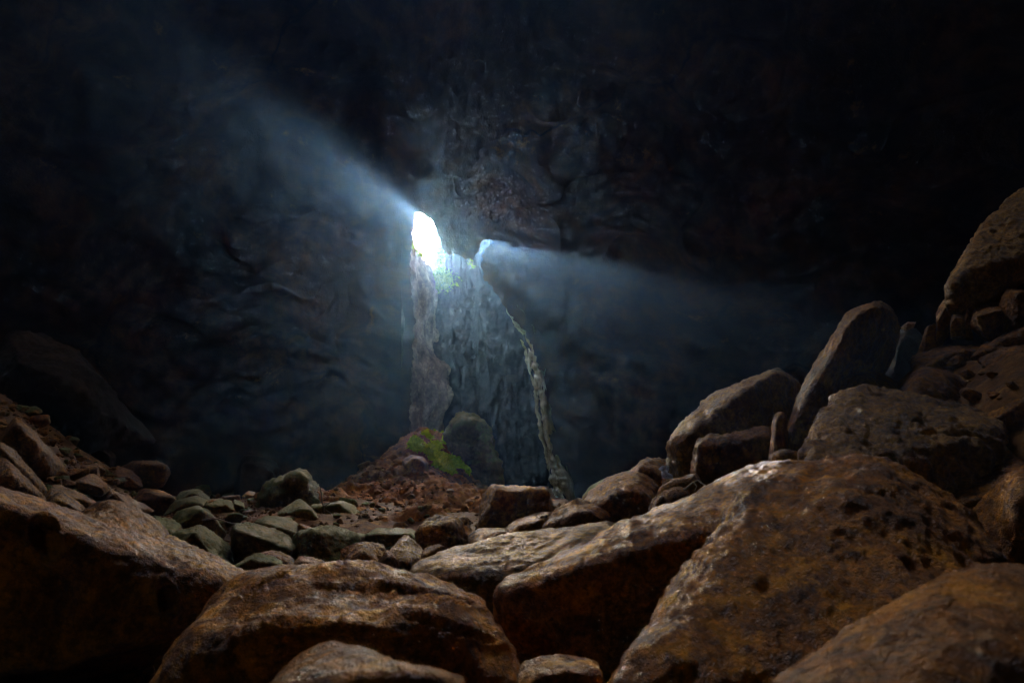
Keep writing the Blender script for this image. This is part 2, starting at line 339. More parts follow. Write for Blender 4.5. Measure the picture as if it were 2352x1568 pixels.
    tag(root, 'pale lit flowstone strands down the right side of the tall cleft', 'flowstone')
    # roof over the shaft, rising out of sight behind the arch
    def roof(U, T):
        d = 29.6 + 15 * T; px = 1046 + 306 * U; py = lerp_table(U, [0, 0.15, 0.3, 1], [470, 490, 505, 520]) - 90 * T
        P = unproject(px, py, d); P[..., 2] += 0.4 * fbm(P * 0.7, 3); return P
    P, F = sheet('t', roof, 60, 60, None)
    tag(mesh_obj('shaft_roof', P.reshape(-1, 3), F, M['shaft_shade']), kind='structure')
make_shaft()
def make_light_chimney():
    # added slanting chimney steers sky light to the foreground; its pale sides bounce it
    n, k = 64, 30; V = []
    for j in range(k):
        t = j / (k - 1); z = 12.6 + 9.0 * t
        for i in range(n):
            a = 2 * math.pi * i / n; V.append((SKYL[0] + SKYL[3] * 1.06 * math.cos(a), SKYL[1] + max(0, z - 15.0) * 0.72 + SKYL[4] * 1.06 * math.sin(a), z))
    V = np.array(V); V = V + np.stack([0.35 * fbm(V * 0.6, 4), 0.35 * fbm(V * 0.6 + 30, 4), 0 * V[:, 0]], -1)
    F = [(j * n + i, j * n + (i + 1) % n, (j + 1) * n + (i + 1) % n, (j + 1) * n + i) for j in range(k - 1) for i in range(n)]
    tag(mesh_obj('added_light_chimney', V, F, M['shaft']), kind='structure')
make_light_chimney()
def portal(loc, nrm, sx, sy):
    l = bpy.data.lights.new('daylight_portal', 'AREA'); l.shape = 'RECTANGLE'; l.size = sx; l.size_y = sy; l.energy = 0.0
    l.cycles.is_portal = True
    o = bpy.data.objects.new('daylight_portal', l); COL.objects.link(o); o.location = loc
    o.rotation_euler = Vector(nrm).to_track_quat('-Z', 'Y').to_euler(); return o
portal((SKYL[0], SKYL[1] + 4.8, 21.7), (0, 0, -1), 12.4, 8.4)
portal((FILL_OPENING[0], FILL_OPENING[1] - 1.5, FILL_OPENING[2]), (0, 1, 0), 3.2, 2.8)
portal(W(990, 560, 43), (0.1, -1, -0.3), 8.0, 12.0)
# air
def make_haze():
    x0, x1, y0, y1, z0, z1 = -34, 34, -30, 46, -6, 26
    V = [(x, y, z) for x in (x0, x1) for y in (y0, y1) for z in (z0, z1)]
    F = [(0, 1, 3, 2), (4, 6, 7, 5), (0, 4, 5, 1), (2, 3, 7, 6), (0, 2, 6, 4), (1, 5, 7, 3)]
    m = bpy.data.materials.new('haze_air'); m.use_nodes = True; n = m.node_tree.nodes; n.clear()
    out = n.new('ShaderNodeOutputMaterial'); v = n.new('ShaderNodeVolumePrincipled')
    v.inputs['Color'].default_value = (0.30, 0.58, 1.0, 1); v.inputs['Density'].default_value = HAZE; v.inputs['Anisotropy'].default_value = 0.8
    m.node_tree.links.new(v.outputs[0], out.inputs['Volume'])
    o = mesh_obj('haze', V, F, m, smooth=False); return tag(o, 'thin bluish haze filling the cave', kind='stuff')
HAZE = 0.0027
make_haze()
# ------------------------------------------------------------------ rocks
FG = dict(scale=2.6, fine=1.0)
M['brown'] = rock_mat('brown_rock', (0.0825, 0.0413, 0.0181), (0.26, 0.13, 0.055), (0.46, 0.255, 0.12), (0.742, 0.33, 0.0742), 0.2, 1.8, 1.0, (0.36, 0.7), mott=0.7, spec=0.4, relief=0.1, sat=1.6, grit=0.5)
M['near'] = rock_mat('near_brown_rock', (0.07, 0.028, 0.009), (0.33, 0.142, 0.046), (0.56, 0.29, 0.12), (0.80, 0.34, 0.045), 0.55, 2.6, 1.0, (0.30, 0.62), mott=0.8, spec=0.5, relief=0.1, sat=1.6, grit=0.55)
M['grey'] = rock_mat('grey_brown_rock', (0.099, 0.066, 0.0396), (0.30, 0.19, 0.098), (0.50, 0.34, 0.19), (0.594, 0.33, 0.132), -0.2, 2.4, 1.0, (0.28, 0.6), mott=0.7, spec=0.5, relief=0.1, sat=1.45, grit=0.5)
M['green'] = rock_mat('algae_rock', (0.06, 0.034, 0.015), (0.18, 0.11, 0.045), (0.31, 0.205, 0.09), None, 0, 1.8, 0.9, (0.45, 0.85), (0.085, 0.125, 0.04), 0.6, mott=0.7, relief=0.09, grit=0.5)
M['moss_rock'] = rock_mat('mossy_rock', (0.0577, 0.0577, 0.0289), (0.139, 0.127, 0.0577), (0.231, 0.197, 0.0924), None, 0, 1.2, 0.8, (0.6, 0.95), (0.0693, 0.15, 0.0577), 0.7)
M['knobby'] = rock_mat('knobby_rock', (0.0455, 0.0312, 0.0195), (0.117, 0.0845, 0.052), (0.221, 0.156, 0.0975), None, 0, 1.0, 0.8, (0.6, 0.95), (0.13, 0.169, 0.039), 0.35)
M['block'] = rock_mat('shaded_block_rock', (0.01, 0.008, 0.006), (0.03, 0.022, 0.015), (0.06, 0.045, 0.03), (0.16, 0.09, 0.04), -0.2, 0.8, 0.7, (0.5, 0.9))  # dimness of the unlit blocks put into the colour as shade

_ICO = {}
def ico(n):
    if n not in _ICO:
        bm = bmesh.new(); bmesh.ops.create_icosphere(bm, subdivisions=n, radius=1.0)
        V = np.array([v.co[:] for v in bm.verts]); F = np.array([[v.index for v in f.verts] for f in bm.faces]); bm.free(); _ICO[n] = (V, F)
    return _ICO[n]
def hull_planes(Q):
    bm = bmesh.new()
    for q in Q: bm.verts.new(q)
    r = bmesh.ops.convex_hull(bm, input=bm.verts[:], use_existing_faces=False)
    bm.normal_update(); pl = []
    for f in bm.faces:
        n = f.normal; d = n.dot(f.verts[0].co)
        if d < 0: n = -n; d = -d
        if f.calc_area() < 1e-5: continue
        for k, (m, e, w) in enumerate(pl):
            if m.dot(n) > 0.985: pl[k][1] = min(e, d) if abs(e - d) > 0 else e; break
        else: pl.append([n.copy(), max(d, 0.05), 1])
    bm.free()
    return np.array([p[0][:] for p in pl]), np.array([max(p[1], 0.05) for p in pl])
def vnormals(V, F):
    n = np.zeros_like(V); fn = np.cross(V[F[:, 1]] - V[F[:, 0]], V[F[:, 2]] - V[F[:, 0]])
    for k in range(3): np.add.at(n, F[:, k], fn)
    return n / (np.linalg.norm(n, axis=1, keepdims=True) + 1e-12)
def rough_rock(V, F, size, seed, low=0.05, mid=0.03, fine=0.012, ledge=0.0, pits=0.0, knob=0.0, axis=None):
    N = vnormals(V, F); off = np.array([seed * 3.7, seed * 1.3, seed * 7.1]); P = V / size + off
    h = low * fbm(P * 2.2, 3) + mid * ridged(P * 5.0, 4) * 0.6 + fine * fbm(P * 22, 4)
    if ledge:
        ax = Vector(axis if axis else (0.25, 0.1, 1)).normalized(); t = (V @ np.array(ax)) / size * 9 + 1.2 * fbm(P * 3, 3)
        h = h + ledge * (np.abs((t % 1.0) - 0.5) * 2 - 0.5)
    if pits: h = h - pits * smoothstep(0.25, 0.75, fbm(P * 6 + 5, 3))
    if knob: h = h + knob * (np.abs(vnoise(P * 8)) + 0.5 * np.abs(vnoise(P * 17)) + .25 * np.abs(vnoise(P * 35)))
    return V + N * (h * size)[:, None]
def solid(pts, p=16, res=5, seed=1, grow=1.04, cuts=0, few=0, **kw):
    pts = np.array(pts, float)
    if few and len(pts) > few:                          # a handful of corners only: broad flat faces
        keep = [int(np.argmax(pts[:, 2]))]; dm = np.linalg.norm(pts - pts[keep[0]], axis=1)
        while len(keep) < few:
            k = int(np.argmax(dm)); keep.append(k); dm = np.minimum(dm, np.linalg.norm(pts - pts[k], axis=1))
        pts = pts[keep]
    c = 0.5 * (pts.min(0) + pts.max(0)) * 0.4 + pts.mean(0) * 0.6
    X = pts - c; cov = X.T @ X / len(X); w, E = np.linalg.eigh(cov); w = np.sqrt(np.maximum(w, 1e-6)); A = E * w; Ai = (E / w).T
    Q = X @ Ai.T; n, d = hull_planes(Q); U, F = ico(res)
    if cuts:                                            # broken facets: extra planes shaved off the corners
        rs = np.random.RandomState(seed * 13 + 5); cn = rs.normal(size=(cuts, 3)); cn /= np.linalg.norm(cn, axis=1, keepdims=True)
        sup = (Q @ cn.T).max(0); n = np.concatenate([n, cn]); d = np.concatenate([d, sup * rs.uniform(0.80, 0.97, cuts)])
    G = np.clip(U @ n.T / d[None], 0, None); r = (G ** p).sum(1) ** (-1.0 / p)
    V = c + (U * r[:, None] * grow) @ A.T
    if np.linalg.det(A) < 0: F = F[:, ::-1]
    size = float(np.prod(w) ** (1 / 3) * 2.6)
    return rough_rock(V, F, size, seed, **kw), F
def place(name, V, F, mat, label, cat, group=None):
    V = np.asarray(V); base = np.array([V[:, 0].mean(), V[:, 1].mean(), V[:, 2].min()])
    o = mesh_obj(name, V - base, F, mat); o.location = base; return tag(o, label, cat, group)
def rk(name, label, outline, d, t, mat='brown', ridge=None, dip=0.32, res=5, p=16, seed=None, root=True, cat='boulder', extra=(), tilt=(0.5, -0.35), dents=(), **kw):
    """a boulder from its outline in the photograph, its distance d and its thickness t; ridge: where top and front meet"""
    o = np.array(outline, float); y0, y1 = o[:, 1].min(), o[:, 1].max(); H = y1 - y0; xm = o[:, 0].mean(); pts = []
    for x, y in o:
        h = (y - y0) / H; pts.append(W(x, y, d + t * (tilt[0] + (tilt[1] - tilt[0]) * h)))
        pts.append(W(xm + (x - xm) * 0.86, y + 0.10 * H, d + t * (0.95 if h < 0.6 else 0.7)))
    if ridge is None:
        for x, y in o:
            if y < y0 + 0.45 * H: pts.append(W(xm + (x - xm) * 0.85, y + dip * H, d - 0.42 * t))
    else:
        for q in ridge: pts.append(W(q[0], q[1], d + t * (q[2] if len(q) > 2 else -0.42)))
    for x, y in o:
        if y > y1 - 0.3 * H: pts.append(W(xm + (x - xm) * 0.9, y, d - 0.42 * t))
    pts += [Vector(e) for e in extra]
    A = np.array([v[:] for v in pts]); cx_, cy_ = A[:, 0].mean(), A[:, 1].mean(); g = float(ground_z(cx_, cy_))
    if root and A[:, 2].min() > g - 0.05:
        ex = (A[:, 0].max() - A[:, 0].min()) * 0.36; ey = (A[:, 1].max() - A[:, 1].min()) * 0.30
        pts += [Vector((cx_ + sx * ex, cy_ + 0.1 + sy * ey, g - 0.08)) for sx in (-1, 1) for sy in (-1, 1)]
    rk.n += 1; rk.marks.append((o[:, 0].mean(), o[:, 1].mean(), label))
    V, F = solid([v[:] for v in pts], p=p, res=res, seed=seed or rk.n, **kw)
    if dents:                                           # scars and creases: (px, py, half length, half width, turn, depth)
        vx, vy, vd = project(V); N = vnormals(V, F); front = (N * V).sum(1) < 0
        for (qx, qy, ra, rb, ang, dep) in dents:
            c, s_ = math.cos(math.radians(ang)), math.sin(math.radians(ang)); a = ((vx - qx) * c + (vy - qy) * s_) / ra; b = (-(vx - qx) * s_ + (vy - qy) * c) / rb
            q = np.hypot(a, b) + 0.22 * fbm(V * 9.0, 3)
            V = V - N * (dep * (smoothstep(1.0, 0.72, q) - 0.35 * np.exp(-((q - 1.08) / 0.12) ** 2)) * front)[:, None]
    return place(name, V, F, M[mat], label, cat)
rk.n = 0; rk.marks = []

# --- foreground boulders
rk('boulder', 'blurred near boulder along the bottom edge, left of centre', [(560, 1600), (600, 1535), (645, 1497), (692, 1472), (790, 1469), (880, 1489), (960, 1514), (1040, 1549), (1110, 1600)], 1.05, 0.28, 'near', dip=0.5, res=6, p=10, low=0.02, mid=0.01, fine=0.006)
rk('boulder', 'big blurred orange-brown boulder filling the bottom right corner', [(1690, 1610), (1850, 1502), (2000, 1402), (2100, 1343), (2200, 1275), (2270, 1250), (2352, 1258), (2520, 1330), (2560, 1640)], 1.02, 0.42, 'near', ridge=[(1800, 1640, -0.5), (2050, 1540, -0.4), (2250, 1420, -0.25), (2450, 1440, -0.3), (2250, 1600, -0.6)], res=7, p=10, low=0.02, mid=0.01, fine=0.006)
rk('boulder', 'broad brown boulder across the bottom centre with a sagging folded top', [(330, 1600), (400, 1470), (488, 1392), (560, 1332), (640, 1303), (750, 1309), (860, 1313), (960, 1315), (1030, 1311), (1100, 1338), (1137, 1372), (1120, 1440), (1150, 1510), (1200, 1600)], 2.0, 0.75, 'near',
   ridge=[(510, 1420, -0.45), (640, 1402, -0.5), (800, 1415, -0.55), (950, 1425, -0.5), (1060, 1420, -0.4)], res=7, p=14, low=0.06, mid=0.012, fine=0.006, ledge=0.006, axis=(0.5, -0.3, 1), dents=[(600, 1345, 70, 10, -24, 0.03), (960, 1362, 130, 12, 12, 0.022), (820, 1352, 90, 8, 4, 0.02), (1010, 1432, 120, 14, 18, 0.025), (760, 1440, 160, 12, 6, 0.025)])
rk('boulder', 'large brown boulder with yellow stains sloping up to a rounded top at right', [(1330, 1620), (1410, 1502), (1500, 1400), (1600, 1288), (1680, 1218), (1715, 1135), (1770, 1080), (1860, 1050), (1950, 1038), (2040, 1060), (2110, 1108), (2200, 1148), (2270, 1208), (2330, 1290), (2300, 1500), (2000, 1640)], 2.0, 1.0, 'near',
   ridge=[(1420, 1600, -0.5), (1600, 1480, -0.35), (1800, 1260, -0.10), (1950, 1150, 0.08), (2100, 1230, -0.02), (2200, 1380, -0.25), (2000, 1560, -0.5)], res=7, p=20, low=0.03, mid=0.014, fine=0.011, pits=0.006, tilt=(0.5, -0.35))
rk('boulder', 'long brown boulder with a lit top lying diagonally under the large stained one', [(1122, 1405), (1140, 1352), (1250, 1309), (1345, 1258), (1424, 1216), (1498, 1178), (1568, 1150), (1639, 1121), (1709, 1086), (1780, 1055), (1852, 1046), (1930, 1060), (1900, 1200), (1700, 1420), (1400, 1500), (1250, 1500), (1160, 1455)], 3.0, 0.8, 'near',
   ridge=[(1139, 1360, -0.4), (1216, 1333, -0.42), (1322, 1315, -0.42), (1420, 1288, -0.42), (1520, 1278, -0.42), (1604, 1262, -0.42), (1720, 1190, -0.42)], res=7, p=20, low=0.025, mid=0.013, fine=0.008, pits=0.008)
rk('boulder', 'smooth dark boulder at far left with a lit diagonal top edge and a pale scar', [(-90, 1090), (0, 1118), (149, 1180), (310, 1253), (436, 1289), (568, 1322), (560, 1380), (521, 1400), (412, 1450), (264, 1490), (132, 1525), (-90, 1540)], 2.7, 0.75, 'near',
   ridge=[(-60, 1128, -0.45), (69, 1174, -0.42), (198, 1246, -0.4), (297, 1279, -0.38), (400, 1318, -0.33), (495, 1333, -0.28), (548, 1340, -0.2)], res=7, p=24, low=0.02, mid=0.012, fine=0.008, pits=0.012, dents=[(108, 1240, 52, 34, 62, 0.05), (385, 1375, 50, 22, 75, 0.03)])
rk('boulder', 'pale grey-brown flat slab catching the light in the middle', [(938, 1312), (980, 1277), (1033, 1260), (1099, 1244), (1198, 1230), (1315, 1211), (1385, 1196), (1426, 1215), (1400, 1270), (1250, 1350), (1100, 1370), (1000, 1350)], 4.1, 1.1, 'grey',
   ridge=[(960, 1312, -0.3), (1060, 1325, -0.4), (1180, 1335, -0.42), (1300, 1290, -0.4)], res=7, p=20, low=0.02, mid=0.014, fine=0.008, pits=0.006)
rk('stone', 'small oval stone at the bottom edge between two big boulders', [(1188, 1580), (1200, 1525), (1240, 1508), (1320, 1503), (1380, 1512), (1390, 1580)], 1.75, 0.2, 'near', dip=0.4, res=5, p=10, cat='rock', root=False)
# --- right-hand heap
rk('boulder', 'dark square block with a thin lit rim in the centre', [(1099, 1130), (1132, 1117), (1190, 1121), (1255, 1123), (1271, 1155), (1268, 1200), (1165, 1225), (1100, 1222)], 7.8, 0.9, 'brown', dip=0.08, res=6, p=26, cuts=3, mid=0.022, few=14, grow=1.06)
rk('boulder', 'low dark rock before the square block', [(1155, 1218), (1190, 1195), (1240, 1182), (1278, 1176), (1262, 1215), (1230, 1240), (1170, 1240)], 6.6, 0.7, 'brown', dip=0.2, res=5)
rk('boulder', 'rounded dark rock behind the pale slab', [(1238, 1225), (1273, 1174), (1315, 1153), (1357, 1153), (1392, 1174), (1412, 1200), (1400, 1240), (1260, 1250)], 6.0, 0.8, 'brown', dip=0.15, res=6, p=12)
rk('boulder', 'dark boulder rising behind the long diagonal one', [(1340, 1150), (1371, 1121), (1414, 1093), (1449, 1088), (1480, 1093), (1507, 1121), (1520, 1170), (1440, 1230), (1380, 1200)], 6.3, 0.9, 'brown', dip=0.2, res=6)
rk('boulder', 'dark peaked rock against the black wall, right of the tall cleft', [(1448, 1096), (1470, 1062), (1498, 1053), (1526, 1056), (1560, 1075), (1570, 1120), (1500, 1130)], 7.0, 0.8, 'brown', dip=0.2, res=5, p=22, cuts=3, mid=0.022, few=14, grow=1.06)
rk('boulder', 'flat rocks edge on the skyline right of the cleft', [(1335, 1132), (1352, 1118), (1400, 1100), (1450, 1078), (1480, 1066), (1470, 1110), (1380, 1150)], 7.6, 0.7, 'green', dip=0.2, res=5)
rk('boulder', 'leaning boulder with a broad lit left face at the foot of the heap', [(1536, 1017), (1541, 998), (1585, 955), (1640, 907), (1713, 881), (1779, 857), (1811, 870), (1840, 900), (1835, 960), (1771, 1000), (1650, 1060), (1558, 1072)], 6.4, 1.0, 'grey',
   ridge=[(1779, 862, -0.3), (1713, 899, -0.4), (1676, 936, -0.42), (1625, 1009, -0.42), (1585, 1060, -0.35)], res=6, p=40, mid=0.024, cuts=3, low=0.02)
rk('boulder', 'blocky brown rock with a lit top in front of the leaning boulder', [(1593, 1035), (1600, 1017), (1676, 998), (1728, 988), (1768, 994), (1778, 1045), (1713, 1092), (1633, 1096)], 5.5, 0.6, 'brown', ridge=[(1603, 1019, -0.4), (1669, 1030, -0.45), (1728, 1009, -0.4), (1762, 1000, -0.35)], res=6, p=24)
rk('boulder', 'tall rounded boulder leaning to the right above the heap', [(1796, 1033), (1799, 987), (1815, 958), (1822, 922), (1859, 864), (1895, 816), (1921, 762), (1946, 718), (1972, 697), (2005, 690), (2038, 690), (2058, 708), (2066, 739), (2058, 785), (2034, 830), (2010, 870), (1940, 930), (1873, 990), (1840, 1030)], 5.6, 0.75, 'brown',
   ridge=[(2009, 696, -0.25), (1965, 716, -0.35), (1936, 774, -0.42), (1918, 823, -0.45), (1903, 878, -0.45), (1885, 915, -0.45), (1850, 985, -0.4)], res=6, p=18, mid=0.016, low=0.03)
rk('stone', 'thin upright stone wedged beside the tall leaning boulder', [(1766, 1015), (1781, 962), (1804, 963), (1800, 1000), (1793, 1040), (1777, 1050)], 5.1, 0.25, 'brown', dip=0.1, res=4, p=20, cat='rock')
rk('boulder', 'rounded rock tucked behind the ridged slab', [(1932, 910), (1946, 881), (1972, 852), (1990, 846), (2038, 862), (2066, 880), (2060, 930), (1950, 940)], 5.4, 0.55, 'brown', ridge=[(1950, 885, -0.3), (1975, 862, -0.3), (1985, 900, -0.45)], res=5)
rk('boulder', 'wide table slab with a rippled lit top and dark front face', [(1857, 1042), (1881, 995), (1906, 940), (1921, 911), (1957, 893), (2012, 897), (2114, 917), (2169, 935), (2224, 943), (2262, 950), (2306, 987), (2310, 1030), (2300, 1110), (2280, 1180), (2080, 1190), (1900, 1100)], 4.1, 1.2, 'grey',
   ridge=[(1862, 1046, -0.45), (1888, 1060, -0.5), (2041, 1060, -0.5), (2187, 1028, -0.42), (2302, 990, -0.3)], res=7, p=26, low=0.012, mid=0.03, fine=0.014, ledge=0.03, axis=(0.35, 0.9, 0.3))
rk('boulder', 'dark angular rock behind the rippled slab', [(2050, 915), (2071, 878), (2114, 848), (2162, 848), (2195, 850), (2253, 876), (2270, 914), (2260, 965), (2100, 960)], 5.1, 0.8, 'brown', ridge=[(2075, 925, -0.4), (2100, 900, -0.35), (2116, 862, -0.35), (2170, 930, -0.45)], res=6, p=22)
rk('boulder', 'oblong block bridging the upper heap below the small stones', [(2094, 816), (2136, 804), (2190, 798), (2253, 786), (2262, 802), (2256, 855), (2151, 862), (2100, 855)], 5.7, 0.6, 'brown', dip=0.18, res=6, p=24, cuts=3, mid=0.022, few=14, grow=1.06)
rk('boulder', 'huge tilted slab at the upper right edge with a broad grey face', [(2176, 705), (2180, 650), (2200, 618), (2225, 585), (2245, 530), (2262, 503), (2300, 470), (2352, 438), (2460, 420), (2460, 560), (2352, 610), (2290, 655), (2240, 700), (2190, 716)], 6.2, 0.9, 'grey',
   ridge=[(2188, 712, -0.3), (2230, 672, -0.35), (2280, 640, -0.4), (2330, 600, -0.42), (2440, 540, -0.42)], res=7, p=40, low=0.02, mid=0.022, cuts=3, root=False)
for nm, lb, ol, d, t in [
    ('stone', 'crumbly upright stone propping the huge tilted slab', [(2150, 780), (2152, 720), (2158, 696), (2172, 690), (2186, 715), (2178, 760), (2160, 785)], 5.9, 0.25),
    ('stone', 'stubby pale stone under the huge tilted slab', [(2184, 772), (2183, 735), (2192, 720), (2220, 724), (2226, 770)], 5.8, 0.25),
    ('stone', 'thin vertical splinter of stone in the stack at right', [(2220, 772), (2216, 730), (2222, 711), (2230, 735), (2234, 774)], 5.7, 0.12),
    ('boulder', 'many-sided rounded block under the huge slab', [(2232, 745), (2240, 712), (2262, 700), (2300, 700), (2320, 740), (2300, 770), (2270, 778)], 5.6, 0.5),
    ('boulder', 'rough stone at the right edge beneath the huge slab', [(2306, 700), (2312, 672), (2340, 662), (2400, 680), (2400, 740), (2340, 740)], 5.5, 0.4),
    ('stone', 'little wedge of stone on the outer end of the stack', [(2120, 776), (2128, 758), (2150, 748), (2152, 778)], 5.9, 0.2),
    ('stone', 'small flat stone lying apart on the dark slope behind the tall boulder', [(2069, 752), (2085, 740), (2103, 740), (2098, 752), (2080, 758)], 6.6, 0.2),
    ('boulder', 'flattish rock on the upper right heap, lit on its top', [(2268, 800), (2300, 770), (2352, 748), (2420, 750), (2420, 800), (2300, 812)], 5.4, 0.5),
    ('boulder', 'thick rock at the right edge below the stack', [(2258, 828), (2290, 800), (2352, 788), (2430, 800), (2430, 870), (2290, 865)], 5.1, 0.6),
    ('stone', 'small squarish stone in the dark gap at right', [(2290, 910), (2296, 884), (2330, 874), (2334, 905), (2300, 918)], 4.9, 0.2),
    ('boulder', 'ragged rock overhanging at the right edge, mid height', [(2262, 950), (2290, 925), (2352, 905), (2450, 905), (2450, 1010), (2352, 1000), (2290, 975)], 4.3, 0.5),
    ('boulder', 'rounded dark boulder at the right edge above the corner boulder', [(2282, 1170), (2296, 1118), (2352, 1082), (2450, 1080), (2450, 1250), (2330, 1235)], 2.9, 0.5),
    ('boulder', 'dark rock face under the rippled slab at right', [(2180, 1120), (2260, 1090), (2310, 1040), (2380, 1060), (2380, 1260), (2250, 1260)], 3.6, 0.5)]:
    rk(nm, lb, ol, d, t, 'brown' if 'pale' not in lb else 'grey', dip=0.2, res=6, p=70, mid=0.026, low=0.02, cuts=4, few=13, grow=1.07, root=('heap' in lb or 'edge' in lb), cat='rock' if nm == 'stone' else 'boulder')
for lb, ol, d, t in [
    ('knotted reddish stone below the blocky brown rock', [(1500, 1160), (1515, 1140), (1545, 1128), (1572, 1130), (1580, 1150), (1540, 1170)], 5.0, 0.3),
    ('long low stone lying below the blocky brown rock', [(1512, 1130), (1560, 1112), (1610, 1096), (1615, 1112), (1560, 1140)], 5.3, 0.3),
    ('small round stone at the near foot of the blocky brown rock', [(1502, 1172), (1508, 1146), (1530, 1142), (1545, 1165), (1520, 1180)], 4.7, 0.2),
    ('low stone between the blocky rock and the rippled slab', [(1770, 1062), (1785, 1044), (1815, 1038), (1835, 1046), (1815, 1062)], 4.6, 0.3)]:
    rk('stone', lb, ol, d, t, 'brown', dip=0.25, res=5, p=14, cat='rock', knob=0.03)
rk('boulder', 'shadowed rock carrying a small flat stone behind the tall leaning boulder', [(2040, 870), (2056, 775), (2085, 752), (2112, 764), (2140, 870)], 6.8, 0.6, 'block', dip=0.2, res=5, p=30)
